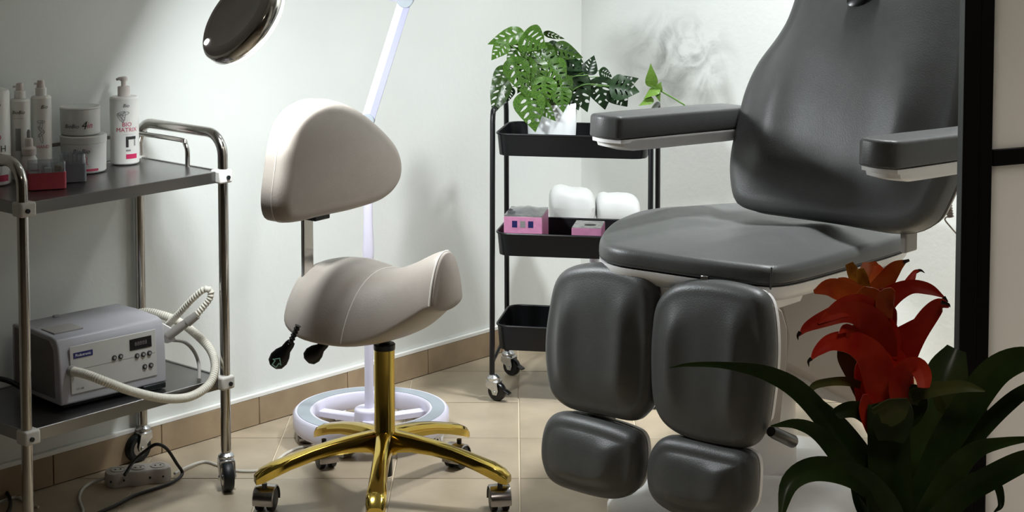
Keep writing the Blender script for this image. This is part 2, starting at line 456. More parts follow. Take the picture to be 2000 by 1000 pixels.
# ============================================================ casters
def caster(root, top, zt, r, wd, yaw, body, tyre, lock=False, hub=None):
    """swivel caster: stem at top (x,y) from height zt, wheel touching the floor; yaw = rolling direction"""
    d = V((math.cos(yaw), math.sin(yaw), 0)); s_ = V((-d.y, d.x, 0)); T = V((top[0], top[1], 0))
    ax = T+d*(r*.45)+Z*r
    b = MB(); b.cyl(T+Z*(2*r+.004), T+Z*zt, .006, 10)
    b.lathe([(.009, 0), (.017, .001), (.019, .006), (.019, .010), (.012, .016), (.008, .018)], T+Z*(2*r+.001), n=18)
    for sg in (-1, 1):
        o = s_*(sg*(wd/2+.004))
        pl = [T-d*.014+Z*(2*r+.002)+o, T+d*.018+Z*(2*r+.002)+o, ax+d*.010+Z*.004+o, ax+d*.006-Z*.008+o, ax-d*.006-Z*.008+o, ax-d*.011+Z*.004+o, T-d*.016+Z*(2*r-.012)+o]
        b.prism(pl, s_*(sg*.0025))
    b.obox(T+d*.002+Z*(2*r+.001), d*.018, s_*(wd/2+.005), Z*.0025)
    b.cyl(ax-s_*(wd/2+.009), ax+s_*(wd/2+.009), .005, 10)
    c = part('caster', b, body, root, bev=.0008, seg=1)
    wb_ = MB(); prof = [(r*.6, -wd/2), (r*.88, -wd/2), (r, -wd*.28), (r, wd*.28), (r*.88, wd/2), (r*.6, wd/2)]
    wb_.lathe(prof, ax, n=28, axis=s_); part('wheel', wb_, tyre, c)
    hb = MB(); hb.lathe([(r*.15, -wd/2-.002), (r*.58, -wd/2), (r*.62, 0), (r*.58, wd/2), (r*.15, wd/2+.002)], ax, n=20, axis=s_)
    lab(part('hub', hb, hub or M['collar'], c), 'pale grey wheel hub')
    if lock:
        q = MB(); q.obox(ax+d*(r*1.0)+Z*(r*.15), (d-Z*.5).normalized()*.014, s_*(wd*.45), Z*.002); lab(part('brake_lever', q, M['blackplastic'], c, bev=.001), 'black brake lever')
    return c

# ============================================================ STEEL TROLLEY
FR = V((-0.663, 4.07, 0)); D1 = V((-.655, -.755, 0)).normalized(); D2 = V((-.755, .655, 0)).normalized()
LT, WT = .534, .311
FL, BR, BL = FR+D1*LT, FR+D2*WT, FR+D1*LT+D2*WT
zT = zat(333, FR.y); zB = zat(735, FR.y); PR = .0118
tr = thing('steel_trolley', 'shiny tubular steel trolley with two trays at the left wall', 'trolley', (FR+BL)/2)
def post(P, hz):
    return
zTop = zat(262, FR.y)
def end_frame(A, B):
    """two posts joined by the bent push handle"""
    r = .05
    path = [A+Z*.092, A+Z*(zTop-r)]
    d = (B-A).normalized()
    for k in range(1, 8):
        a = math.pi/2*k/7; path.append(A+d*(r-r*math.cos(a))+Z*(zTop-r+r*math.sin(a)))
    for k in range(0, 8):
        a = math.pi/2*k/7; path.append(B-d*(r-r*math.sin(a))+Z*(zTop-r+r*math.cos(a)))
    path.append(B+Z*.092)
    m_ = MB(); m_.tube(path, PR, 16); part('post_frame', m_, M['chrome'], tr)
end_frame(FR, BR); end_frame(FL, BL)
for P in (FR, BR, FL, BL):
    m_ = MB(); m_.lathe([(PR, .012), (PR*.95, .006), (.007, -.004), (.006, -.012)], P+Z*.082, n=16); part('post_foot', m_, M['chrome'], tr)
def tray(zs, name):
    ins = .004
    A = [FR-D1*0, FL, BL, BR]
    m_ = MB(); c = (FR+BL)/2
    hx, hy = LT/2+.002, WT/2+.002; lip = .026
    ex, ey = -D1, -D2
    def rect(a, b, z): return [c+ex*(sx*a)+ey*(sy*b)+Z*z for sx, sy in ((-1, -1), (1, -1), (1, 1), (-1, 1))]
    m_.loft([rect(hx, hy, zs-lip), rect(hx, hy, zs-.001), rect(hx-.0015, hy-.0015, zs), rect(hx-.007, hy-.007, zs), rect(hx-.008, hy-.008, zs-.002)], False, True)
    m_.loft([rect(hx-.0015, hy-.0015, zs-lip), rect(hx-.0015, hy-.0015, zs-.006), ], False, True)
    o = part(name, m_, M['steel'], tr, ang=20); return o
tray(zT, 'top_tray'); tray(zB, 'bottom_tray')
for P in (FR, BR, FL, BL):
    for zz in (zT, zB):
        m_ = MB(); cc = (FR+BL)/2; out = (V((P.x, P.y, 0))-V((cc.x, cc.y, 0)))
        m_.obox(P-D1*(.004 if (P-cc).dot(D1) > 0 else -.004)+Z*(zz-.012), D1*.019, D2*.018, Z*.0155)
        o = part('corner_clamp', m_, M['collar'], tr, bev=.005, seg=3); lab(o, 'milky plastic corner clamp')
        m2 = MB(); q = P+Z*(zz-.014); m2.cyl(q-D2*.0175, q-D2*.022, .005, 10); part('screw', m2, M['rubber'], o)
# guard rail round three sides of the top tray
zr = zat(258, BR.y)
p0 = FR.lerp(BR, .36)
path = [p0+Z*(zT-.002), p0+Z*(zr-.025), p0+D2*.008+Z*(zr-.007), p0+D2*.025+Z*zr, BR-D2*.025+D1*.012+Z*zr, BR-D2*.014+D1*.014+Z*zr, BR-D2*.012+D1*.03+Z*zr, BL-D2*.012-D1*.03+Z*zr, BL-D2*.014-D1*.014+Z*zr,
        BL-D2*.025-D1*.012+Z*zr]
q0 = FL.lerp(BL, .36); path += [q0+D2*.025-D1*.012+Z*zr, q0+D2*.008-D1*.012+Z*(zr-.007), q0-D1*.012+Z*(zr-.025), q0-D1*.012+Z*(zT-.002)]
path[0:4] = [p+D1*.012 for p in path[0:4]]
m_ = MB(); m_.tube(smooth(path, 5), .0058, 12); lab(part('guard_rail', m_, M['chrome'], tr), 'thin chrome guard rail')
for P, yw in ((FR, -1.25), (BR, -2.3), (FL, -.55), (BL, 2.2)):
    caster(tr, P, .09, .0345, .024, yw, M['zinc'], M['rubber'], lock=(P is FL), hub=M['gunmetal'])

# ============================================================ THINGS ON THE TOP TRAY
FD = V((0.18, -1, 0)).normalized()
def body_lathe(root, name, prof, c, m): 
    q = MB(); q.lathe(prof, c, n=36); return part(name, q, m, root, ang=35)
def pump_bottle():
    c = onz(244, 318, zT); r = .0335; c = V((c.x, c.y, zT)); h = .158
    t = thing('pump_bottle', 'tall white pump bottle with a magenta bar, nearest the trolley handle', 'bottle', c)
    b = body_lathe(t, 'bottle_body', [(r-.003, 0), (r, .003), (r, h-.004), (r-.003, h), (.016, h+.001)], c, M['bottle'])
    body_lathe(t, 'collar', [(.0145, h), (.0145, h+.022), (.013, h+.0235)], c, M['capw'])
    q = MB(); q.cyl(c+Z*(h+.022), c+Z*(h+.040), .0062, 14); q.lathe([(.0085, .0), (.0095, .002), (.0095, .007), (.006, .010)], c+Z*(h+.036), n=16)
    q.tube([c+Z*(h+.041), c+Z*(h+.041)+V((-.7, .3, 0))*.016, c+Z*(h+.038)+V((-.7, .3, 0))*.026], [.0045, .004, .003], 10)
    part('pump_head', q, M['capw'], t)
    for i, (ang_, x) in enumerate(((0.3, -.010), (1.3, -.004), (2.3, -.012), (3.3, -.001), (-.7, -.009))):
        zc = h*.73+.006*math.cos(i*2); pts = []
        for k in range(13):
            a = 2*math.pi*k/12; ex = .010*math.cos(a); ey = .0035*math.sin(a)
            u = x+ex*math.cos(ang_)-ey*math.sin(ang_); w_ = zc+ex*math.sin(ang_)*1.3+ey*math.cos(ang_)
            fd = FD; rt = V((-fd.y, fd.x, 0)); al = (u+.004)/r; pts.append(c+(fd*math.cos(al)+rt*math.sin(al))*(r+.0002)+Z*w_)
        m_ = MB(); m_.tube(pts, .0006, 5); part('leaf_drawing', m_, M['inkgrey'], b)
    wrap_text('Bio', .011, h*.88, c, r, V((.35, -1, 0)), M['ink'], b, shear=.3)
    wrap_text('BIO', .014, h*.60, c, r, V((.42, -1, 0)), M['redprint'], b)
    wrap_text('MATRIX', .014, h*.52, c, r, V((.42, -1, 0)), M['redprint'], b)
    wrap_text('\u2014\u2014\u2014\u2014', .006, h*.455, c, r, V((.5, -1, 0)), M['inkgrey'], b)
    wrap_patch(h*.40, .007, .002, .027, c, r, V((.25, -1, 0)), M['ink'], b, 'print_block')
    wrap_patch(h*.32, .018, .002, .008, c, r, V((.25, -1, 0)), M['ink'], b, 'print_block')
    wrap_patch(h*.33, .016, .022, .026, c, r, V((.25, -1, 0)), M['inkgrey'], b, 'print_block')
    wrap_patch(h*.215, .004, .002, .013, c, r, V((.25, -1, 0)), M['inkgrey'], b, 'print_block')
    lab(wrap_patch(h*.125, .011, .002, .030, c, r, V((.25, -1, 0)), M['magenta'], b, 'colour_bar'), 'magenta bar')
pump_bottle()
def jar(c, r, h, lid, label, lines, under=0):
    t = thing('cream_jar', label, 'jar', c, 'stacked cream jars on the trolley')
    b = body_lathe(t, 'jar_body', [(r-.004, 0), (r-.001, .003), (r, h-lid), (r-.004, h-lid+.0005)], c, M['jar'])
    body_lathe(t, 'lid', [(r+.001, h-lid+.0006), (r+.0015, h-.003), (r-.002, h), (r-.006, h-.0012)], c, M['jar'])
    for (s_, sz, zz, dx, m_, sh) in lines: wrap_text(s_, sz, h*zz, c, r, V((dx, -1, 0)), M[m_], b, shear=sh, push=.0008)
    return t, b
cj = onz(164, 333, zT); cj.z = zT
rj1 = .0515; hj1 = zat(261, cj.y)-zT
t, b = jar(cj, rj1, hj1, .018, 'large round white cream jar with a magenta stripe, lower of the two stacked',
    [('BioBio', .0145, .60, .12, 'ink', .3), ('BIO', .012, .40, .22, 'redprint', 0), ('PEEL', .012, .29, .22, 'redprint', 0), ('\u2014\u2014\u2014\u2014', .008, .2, .25, 'inkgrey', 0)])
lab(wrap_patch(hj1*.10, .005, -.024, .036, cj, rj1, V((.2, -1, 0)), M['redprint'], b, 'colour_bar', .0009), 'dark red stripe')
cj2 = V((cj.x-.007, cj.y+.002, zT+hj1)); rj2 = .0455
jar(cj2, rj2, zat(207, cj.y)-zT-hj1, .004, 'smaller round white cream jar marked 4, on top of the other jar',
    [('BioBio', .0130, .35, -.22, 'ink', .3), ('\u2014\u2014', .008, .20, -.22, 'inkgrey', .2), ('4', .026, .37, .42, 'ink', .25), ('in', .020, .37, .85, 'redprint', .2)])
def spray(px, py, y, r, h, label, kind):
    c = aty(px, py, y); c = V((c.x, c.y, zT))
    t = thing('spray_bottle', label, 'bottle', c, 'spray bottles at the back of the trolley')
    b = body_lathe(t, 'bottle_body', [(r-.003, 0), (r, .003), (r, h-.004), (r-.003, h), (.012, h+.001)], c, M['bottle'])
    body_lathe(t, 'collar', [(.0125, h), (.0125, h+.018), (.011, h+.019)], c, M['bottle'])
    q = MB(); q.lathe([(.009, 0), (.0085, .010), (.0075, .017), (.004, .018)], c+Z*(h+.018), n=18); q.cyl(c+Z*(h+.028), c+Z*(h+.028)+V((-.012, -.008, 0)), .0025, 8)
    part('nozzle', q, M['capw'], t)
    return t, b, c
ys = 3.985
t, b, c = spray(82, 300, ys+.02, .0225, zat(187, ys+.02)-zT, 'slim white spray bottle with a grey leaf drawing, right of the pair', 0)
h = zat(187, ys)-zT
wrap_text('Bio', .012, h*.86, c, .0225, V((.6, -1, 0)), M['ink'], b, shear=.3)
wrap_text('HAND', .010, h*.37, c, .0225, V((.4, -1, 0)), M['redprint'], b)
wrap_patch(h*.12, .011, .000, .014, c, .0225, V((.25, -1, 0)), M['ink'], b, 'print_block')
for i in range(5):
    pts = []
    for k in range(13):
        a = 2*math.pi*k/12; an = i*1.25; ex = .009*math.cos(a); ey = .003*math.sin(a)
        u = .001+ex*math.cos(an)-ey*math.sin(an); w_ = h*(.68-.05*i)+ex*math.sin(an)*1.3+ey*math.cos(an)
        al = u/.0225; rt = V((-FD.y, FD.x, 0)); pts.append(c+(FD*math.cos(al)+rt*math.sin(al))*.0227+Z*w_)
    m_ = MB(); m_.tube(pts, .0006, 5); part('leaf_drawing', m_, M['inkgrey'], b)
t, b, c = spray(41, 300, ys-.03, .0215, zat(193, ys-.03)-zT, 'slim white spray bottle with a dark logo, left of the pair', 1)
wrap_text('BioBio', .011, h*.83, c, .0215, V((.05, -1, 0)), M['ink'], b, shear=.3)
wrap_text('\u2014\u2014\u2014', .008, h*.76, c, .0215, V((.05, -1, 0)), M['redprint'], b)
wrap_patch(h*.50, .05, -.010, .002, c, .0215, V((.2, -1, 0)), M['inkgrey'], b, 'print_block')
wrap_patch(h*.13, .012, -.002, .010, c, .0215, V((.3, -1, 0)), M['ink'], b, 'print_block')
# wide bottle at the frame edge
yb = 3.90; c = aty(-12, 345, yb); c = V((c.x, c.y, zT)); hb = zat(172, yb)-zT; rb = .037
t = thing('bath_bottle', 'wide white bottle with red and black lettering cut by the left picture edge', 'bottle', c)
b = body_lathe(t, 'bottle_body', [(rb-.003, 0), (rb, .003), (rb, hb-.01), (rb-.003, hb-.004), (.02, hb)], c, M['bottle'])
body_lathe(t, 'cap', [(.016, hb), (.016, hb+.02), (.013, hb+.022)], c, M['capw'])
wrap_text('BIO', .020, hb*.50, c, rb, V((.35, -1, 0)), M['redprint'], b); wrap_text('BATH', .020, hb*.38, c, rb, V((.42, -1, 0)), M['ink'], b)
wrap_text('Bio', .014, hb*.84, c, rb, V((.55, -1, 0)), M['ink'], b, shear=.3)
wrap_patch(hb*.24, .016, .01, .034, c, rb, V((.1, -1, 0)), M['ink'], b, 'print_block')
lab(wrap_patch(hb*.075, .014, -.01, .042, c, rb, V((.1, -1, 0)), M['redprint'], b, 'colour_bar'), 'red bar')
# little boxes
def rbox(m_, c, ex, ey, hx, hy, z0, z1, rad=.006, wallt=0, taper=1.0):
    def ring(a, b, z, r):
        pts = []
        for (sx, sy, a0) in ((1, 1, 0), (-1, 1, 90), (-1, -1, 180), (1, -1, 270)):
            for k in range(4):
                t_ = math.radians(a0+30*k); pts.append(V((c.x, c.y, z))+ex*(sx*(a-r)+r*math.cos(t_))+ey*(sy*(b-r)+r*math.sin(t_)))
        return pts
    if wallt:
        m_.loft([ring(hx*taper, hy*taper, z0, rad), ring(hx, hy, z1, rad), ring(hx-wallt, hy-wallt, z1, max(.001, rad-wallt)), ring((hx-wallt)*taper, (hy-wallt)*taper, z0+wallt, max(.001, rad-wallt))], True, True)
    else: m_.loft([ring(hx*taper, hy*taper, z0, rad), ring(hx, hy, z1, rad)], True, True)
ex, ey = V((.94, .34, 0)).normalized(), V((-.34, .94, 0)).normalized()
pc = onz(91, 366, zT); pc.z = zT
t = thing('pink_organiser', 'pink plastic box with clear divided top at the front of the trolley', 'organiser box', pc)
q = MB(); rbox(q, pc, ex, ey, .040, .026, zT, zT+.036, .006, .0015); lab(part('tray_body', q, M['pink'], t), 'pink lower tray')
q = MB(); rbox(q, pc, ex, ey, .0385, .0245, zT+.033, zT+.058, .006, .0012)
for u in (-.014, .012): q.obox(pc+ex*u+Z*.045, ex*.0008, ey*.023, Z*.012)
lab(part('clear_insert', q, M['clear'], t), 'clear compartment insert')
q = MB(); q.obox(pc+ex*.002-ey*.014+Z*.040, ex*.008, ey*.005, Z*.006); lab(part('sponge_piece', q, M['whiteprint'], t, bev=.002), 'white piece inside')
q = MB(); q.obox(pc+ex*.024-ey*.012+Z*.042, ex*.008, ey*.005, Z*.007); lab(part('amber_piece', q, M['amber'], t, bev=.002), 'amber piece inside')
gc = onz(141, 352, zT); gc.z = zT
t = thing('clear_organiser', 'smoky clear plastic box with slots beside the pink box', 'organiser box', gc)
q = MB(); rbox(q, gc, ex, ey, .029, .026, zT, zT+.040, .007, .0018); part('box_body', q, M['smokeclear'], t)
q = MB()
for k in range(5): q.obox(gc+ex*(-.020+.010*k)+Z*(.050), ex*.0012, ey*.018, Z*.012)
q.obox(gc+Z*.038, ex*.026, ey*.022, Z*.0015); part('dividers', q, M['smokeclear'], t)
q = MB(); rbox(q, gc, ex, ey, .027, .024, zT+.036, zT+.060, .010, .0012, 1.05); part('lid', q, M['clear'], t)
# dropper bottle
c = aty(57, 300, pc.y+.075); c = V((c.x, c.y, zT)); hz = zat(302, c.y)-zT
t = thing('dropper_bottle', 'small dropper bottle with a dark tip behind the pink box', 'bottle', c)
body_lathe(t, 'bottle_body', [(.015, 0), (.017, .003), (.017, hz-.010), (.012, hz)], c, M['bottle'])
body_lathe(t, 'cap', [(.0155, hz), (.016, hz+.014), (.0095, hz+.019), (.0085, hz+.036), (.006, hz+.038)], c, M['capw'])
lab(body_lathe(t, 'dropper_tip', [(.0045, hz+.037), (.0045, hz+.050), (.002, hz+.056)], c, M['inkgrey']), 'dark dropper tip')

# ============================================================ DEVICE on the bottom tray
zd = zB+.012
A = onz(119, 794, zd); B = onz(326, 745, zd); A.z = B.z = zd
dx = (B-A).normalized(); dn = V((-dx.y, dx.x, 0))       # dn points to the rear
if dn.y < 0: dn = -dn
LD = (B-A).length; DD = .205; HD = aty(106, 668, A.y).z-zd+.006
t = thing('foot_care_unit', 'grey lilac foot-care drill unit with a ribbed hose on the lower tray', 'foot care unit', (A+B)/2+dn*DD/2-Z*.012)
prof = [(0, 0), (.004, HD*.55), (.010, HD*.86), (.018, HD*.96), (.034, HD*.985), (.12, HD*1.0), (DD, HD*.975), (DD+.002, HD*.5), (DD, 0)]
q = MB(); q.prism([A+dn*a+Z*b_ for a, b_ in prof], dx*LD)
part('housing', q, M['device'], t, bev=.004, seg=3, ang=50)
q = MB(); pr2 = [(.022, .012), (.028, HD*.80), (.045, HD*.92), (DD-.012, HD*.94), (DD-.010, .012)]
q.prism([A+dn*a+Z*b_-dx*.0015 for a, b_ in pr2], dx*.003); lab(part('end_panel', q, M['device_dk'], t, bev=.001), 'dark side panel')
q = MB(); q.obox((A+B)/2+dn*DD/2-Z*.006, dx*(LD/2-.02), dn*(DD/2-.02), Z*.006); lab(part('base_plate', q, M['rubber'], t), 'black base')
q = MB(); q.obox((A+B)/2+dx*(LD/2-.035)+dn*.03-Z*.005, dx*.030, dn*.035, Z*.007); lab(part('rubber_mat', q, M['rubber'], t, bev=.003), 'black rubber foot block')
# front plate coordinates: u along dx from A, v up the face
fn = (Z*.004-dn*(HD*.55)).normalized(); fv = (Z*(HD*.55)+dn*.004).normalized()
def fp(u, v, o=0.0): return A+dx*u+fv*v+fn*o
q = MB(); cc = fp(LD*.50, HD*.49, .0008); q.obox(cc, dx*(LD*.405), fv*(HD*.355), fn*.0012); part('front_plate', q, M['panel'], t, bev=.002, seg=2)
q = MB(); q.obox(fp(LD*.50, HD*.49, .0022), dx*(LD*.395), fv*.0003, fn*.0002); part('panel_line', q, M['inkgrey'], t)
q = MB(); q.obox(fp(LD*.755, HD*.68, .002), dx*(LD*.105), fv*(HD*.085), fn*.0012); dsp = lab(part('display', q, M['display'], t, bev=.0005), 'dark digital display')
flat_text('88888', .013, fp(LD*.755, HD*.68, .0036), dx, fv, M['device_dk'], dsp, 'digits')
q = MB(); q.obox(fp(LD*.215, HD*.70, .002), dx*(LD*.088), fv*(HD*.042), fn*.0008); bd = lab(part('badge', q, M['badge'], t), 'dark blue name badge')
flat_text('Podotronic', .0085, fp(LD*.215, HD*.70, .0031), dx, fv, M['whiteprint'], bd)
flat_text('OT-100', .006, fp(LD*.175, HD*.20, .0024), dx, fv, M['ink'], t)
for u, v in ((.50, .545), (.56, .545), (.715, .50), (.775, .50), (.835, .50), (.785, .31), (.845, .31)):
    q = MB(); c = fp(LD*u, HD*v, .0005); q.lathe([(.0058, 0), (.0058, .0035), (.0045, .0045)], c, n=16, axis=fn); bt = lab(part('button', q, M['ink'], t), 'round black-rimmed button')
    q = MB(); q.lathe([(.0032, 0.0040), (.0028, .0052)], c, n=12, axis=fn)
    part('button_face', q, M['inkgrey'], bt)
q = MB(); c = A+dx*.050+dn*.075+Z*(HD*.998); q.obox(c+dn*.0, dx*.036, dn*.028, (Z+dn*-.14)*.002)
lab(part('top_sticker', q, M['hosegrey'], t, bev=.001), 'grey label plate on the top')
q = MB(); q.obox(A+dx*.10+dn*(DD-.02)+Z*(HD*.985), dx*.008, dn*.006, Z*.004); part('top_catch', q, M['device'], t, bev=.002)
def ribbed(path, r, pitch, amp, n=14):
    P = smooth(path, 14); L = [0]
    for i in range(len(P)-1): L.append(L[-1]+(P[i+1]-P[i]).length)
    out = []; rr = []; s_ = 0; j = 0
    while s_ < L[-1]:
        while j < len(L)-2 and L[j+1] < s_: j += 1
        f = (s_-L[j])/max(1e-9, L[j+1]-L[j]); out.append(P[j].lerp(P[j+1], f)); rr.append(r*(1+amp*math.cos(2*math.pi*s_/pitch))); s_ += pitch/4
    out.append(P[-1]); rr.append(r)
    m_ = MB(); m_.tube(out, rr, n); return m_
so = fp(LD*.105, HD*.49, .003)
q = MB(); q.lathe([(.012, -.002), (.012, .004), (.0095, .009)], so, n=18, axis=fn); lab(part('hose_socket', q, M['hosegrey'], t), 'grey hose socket')
hp = [so+fn*.003, aty(170, 732, so.y-.03), aty(205, 745, so.y-.04), aty(260, 765, so.y+.00), aty(320, 778, so.y+.07), aty(370, 775, so.y+.14), aty(407, 752, so.y+.19), aty(420, 718, so.y+.23), aty(412, 685, so.y+.27), aty(385, 655, so.y+.29),
      aty(352, 630, so.y+.31), aty(318, 616, so.y+.32), aty(280, 610, so.y+.33), aty(240, 625, so.y+.335)]
lab(part('suction_hose', ribbed(hp, .0098, .0052, .06), M['hose'], t), 'long ribbed cream hose')
# handpiece in its side holder
hy = B.y+.075
q = MB(); q.prism([aty(317, 630, hy), aty(336, 640, hy), aty(345, 665, hy), aty(328, 672, hy), aty(318, 668, hy)], dn*.03); part('holder', q, M['whitep'], t, bev=.003)
q = MB(); q.tube([aty(328, 657, hy), aty(345, 644, hy), aty(362, 632, hy), aty(372, 622, hy)], [.0105, .0110, .0100, .0085], 16); q.tube([aty(366, 630, hy), aty(385, 615, hy)], [.0112, .0098], 16)
lab(part('handpiece', q, M['hosegrey'], t), 'grey handpiece resting in its holder')
hq = [aty(382, 617, hy), aty(397, 600, hy), aty(410, 582, hy), aty(411, 568, hy), aty(398, 566, hy), aty(375, 585, hy+.01), aty(350, 612, hy+.03), aty(330, 632, hy+.06), aty(325, 640, hy+.07)]
lab(part('handpiece_hose', ribbed(hq, .0072, .0075, .14), M['hose'], t), 'cream ribbed hose looped over the handpiece')
q = MB(); q.tube(smooth([aty(335, 664, hy+.02), aty(360, 668, hy+.03), aty(378, 685, hy+.04), aty(388, 710, hy+.05), onz(389, 742, zB+.004)], 8), .0042, 10); lab(part('foot_cable', q, M['hosegrey'], t), 'thin grey cable down to the tray')
q = MB(); q.tube(smooth([aty(-40, 735, 3.85), aty(10, 742, 3.85), aty(45, 758, 3.86), aty(75, 770, 3.95)], 8), .006, 10); lab(part('power_lead', q, M['rubber'], t), 'dark cable at the left side')

# ============================================================ POWER STRIP + CABLES
sc_ = onz(270, 941, 0); sc_.z = 0; sx_ = (onz(338, 926, 0)-onz(207, 940, 0)); sx_.z = 0; sx_ = sx_.normalized(); sy_ = V((-sx_.y, sx_.x, 0))
t = thing('power_strip', 'pale lobed power strip lying on the floor under the trolley', 'power strip', sc_)
pts = []
for k in range(72):
    a = 2*math.pi*k/72; u = .076*math.copysign(abs(math.cos(a))**.55, math.cos(a)); v_ = .030*math.copysign(abs(math.sin(a))**.5, math.sin(a)); v_ *= (1+.13*math.cos(u/.076*math.pi*2.6)); pts.append((u, v_))
q = MB(); q.loft([[sc_+sx_*(u*k)+sy_*(v_*k)+Z*z for u, v_ in pts] for k, z in ((.97, .001), (1, .006), (1, .026), (.97, .032), (.9, .034))]); part('strip_body', q, M['strip'], t)
for k in range(3):
    q = MB(); c = sc_+sx_*(-.046+.046*k)+Z*.0342; q.lathe([(.017, 0), (.0175, .0012), (.0155, .0014), (.015, .0004)], c, n=20); so_ = part('socket', q, M['strip'], t)
    q = MB()
    for g in (-.006, .006): q.cyl(c+sx_*g+Z*.0008, c+sx_*g+Z*.0016, .0022, 8)
    lab(part('socket_hole', q, M['ink'], so_), 'dark socket holes')
for k in range(5):
    q = MB(); c = sc_+sx_*(-.066+.030*k)-sy_*.0285+Z*.017; q.lathe([(.0026, 0), (.0026, .0026)], c, n=8, axis=-sy_); lab(part('screw', q, M['ink'], t), 'dark screw on the edge')
def cable(label, pxs, m, r, group=None, name='cable'):
    pts = [onz(*p[:2], p[2] if len(p) > 2 else r) for p in pxs]
    q = MB(); q.tube(smooth(pts, 10), r, 8); o = part(name, q, m, None, loc=pts[0]); tag(o, label, 'cable', group); return o
cable('black cable arching up from the power strip', [(243, 928, .05), (262, 900, .07), (285, 880, .085), (305, 868, .10), (325, 876, .085), (345, 905, .04), (356, 925, .012), (340, 940, .006), (310, 952, .005), (262, 968, .005), (230, 985, .005), (190, 1003, .005)], M['cableb'], .0040)
cable('white cable curving from the power strip towards the trolley front', [(206, 934, .012), (185, 940, .006), (162, 955), (155, 975), (162, 1000), (150, 1015)], M['cablew'], .0038)
cable('white cable running along the wall from the strip to the lamp', [(341, 925, .012), (370, 910, .01), (400, 902), (430, 910), (470, 920), (520, 915), (560, 885), (600, 872), (650, 885), (672, 888), (690, 876), (700, 862)], M['cablew'], .0034)
cable('black cable at the lower left behind the trolley leg', [(-20, 945, .02), (5, 955, .02), (18, 970, .01), (20, 990), (10, 1010)], M['cableb'], .0045)
cable('pale cable at the lower left corner by the trolley leg', [(-10, 985), (15, 975), (35, 972), (60, 985), (75, 990)], M['cablew'], .0035)

# ============================================================ MAGNIFIER LAMP
zR = .072
rc = onz(725, 797, zR); RR = (onz(878, 800, zR)-onz(573, 800, zR)).length/2
t = thing('magnifier_lamp', 'white floor-standing magnifier lamp with a ring base behind the gold stool', 'magnifier lamp', (rc.x, rc.y, 0))
g = V((rc.x, rc.y, 0))
q = MB(); prof = [(RR-.005, .026), (RR, .032), (RR, zR-.006), (RR-.006, zR), (RR-.010, zR-.0005), (RR-.044, zR-.0005), (RR-.048, zR), (RR-.053, zR-.005), (RR-.053, .032), (RR-.048, .026)]
n = 72; vs = []; fs = []
for (r, z) in prof:
    for k in range(n): vs.append(g+V((r*math.cos(2*math.pi*k/n), r*math.sin(2*math.pi*k/n), z)))
m_ = len(prof)
for i in range(m_):
    for k in range(n): fs.append((i*n+k, i*n+(k+1) % n, ((i+1) % m_)*n+(k+1) % n, ((i+1) % m_)*n+k))
q.add(vs, fs); part('base_ring', q, M['lilac'], t, ang=50)
q = MB(); prof = [(RR-.011, zR-.003), (RR-.011, zR+.0008), (RR-.043, zR+.0008), (RR-.043, zR-.003)]; vs = []; fs = []
for (r, z) in prof:
    for k in range(n): vs.append(g+V((r*math.cos(2*math.pi*k/n), r*math.sin(2*math.pi*k/n), z)))
for i in range(4):
    for k in range(n): fs.append((i*n+k, i*n+(k+1) % n, ((i+1) % 4)*n+(k+1) % n, ((i+1) % 4)*n+k))
q.add(vs, fs); lab(part('base_pad', q, M['ringpad'], t), 'blue-grey top of the base ring')
pc_ = g+V((-.005, .0, 0))
q = MB(); q.lathe([(.036, .03), (.038, .034), (.038, zR-.002), (.034, zR+.002)], pc_, n=32)
for a in (25, 155, 270):
    d = V((math.cos(math.radians(a)), math.sin(math.radians(a)), 0)); q.obox(pc_+d*(RR*.45)+Z*.042, d*(RR*.45), d.cross(Z)*.015, Z*.008)
part('base_hub', q, M['lilac'], t, bev=.002)
for a in (198, 252, 342, 60, 125):
    d = V((math.cos(math.radians(a)), math.sin(math.radians(a)), 0)); p = g+d*(RR-.03)
    caster(t, p, .030, .0125, .030, math.radians(a+70), M['whitep'], M['gunmetal'], hub=M['gunmetal'])
zj = zat(235, g.y)
q = MB(); q.tube([pc_+Z*.05, pc_+Z*zat(470, g.y)], .0115, 20); q.tube([pc_+Z*zat(505, g.y), pc_+Z*zat(490, g.y), pc_+Z*zat(430, g.y), pc_+Z*(zj-.01)], [.013, .0150, .0115, .0115], 20); part('pole', q, M['lilac'], t)
q = MB(); q.cyl(pc_+V((0, -.022, 0))+Z*zj, pc_+V((0, .022, 0))+Z*zj, .018, 20); part('joint', q, M['ringpad'], t, bev=.002)
e1 = aty(792, -2, g.y+.02)
q = MB(); d = (e1-(pc_+Z*zj)).normalized(); s_ = V((0, 1, 0)).cross(d).normalized()
q.obox((e1+pc_+Z*zj)/2, d*((e1-pc_-Z*zj).length/2), s_*.0165, V((0, .011, 0)))
arm = part('lower_arm', q, M['lilac'], t, bev=.003, seg=3)
q = MB(); q.obox((e1+pc_+Z*zj)/2+s_*.0085+V((0, -.0112, 0)), d*((e1-pc_-Z*zj).length/2-.01), s_*.0075, V((0, .0012, 0)))
lab(part('arm_shade_strip', q, mat('lilac_grey_strip', '9E9FBC', .5, var=.03), arm), 'lilac-grey painted shade along the arm')  # strip colour paints the shading on the right half of the arm
q = MB(); q.cyl(e1+V((0, -.026, 0)), e1+V((0, .026, 0)), .021, 24); lab(part('elbow', q, M['ringpad'], t, bev=.002), 'grey elbow joint')
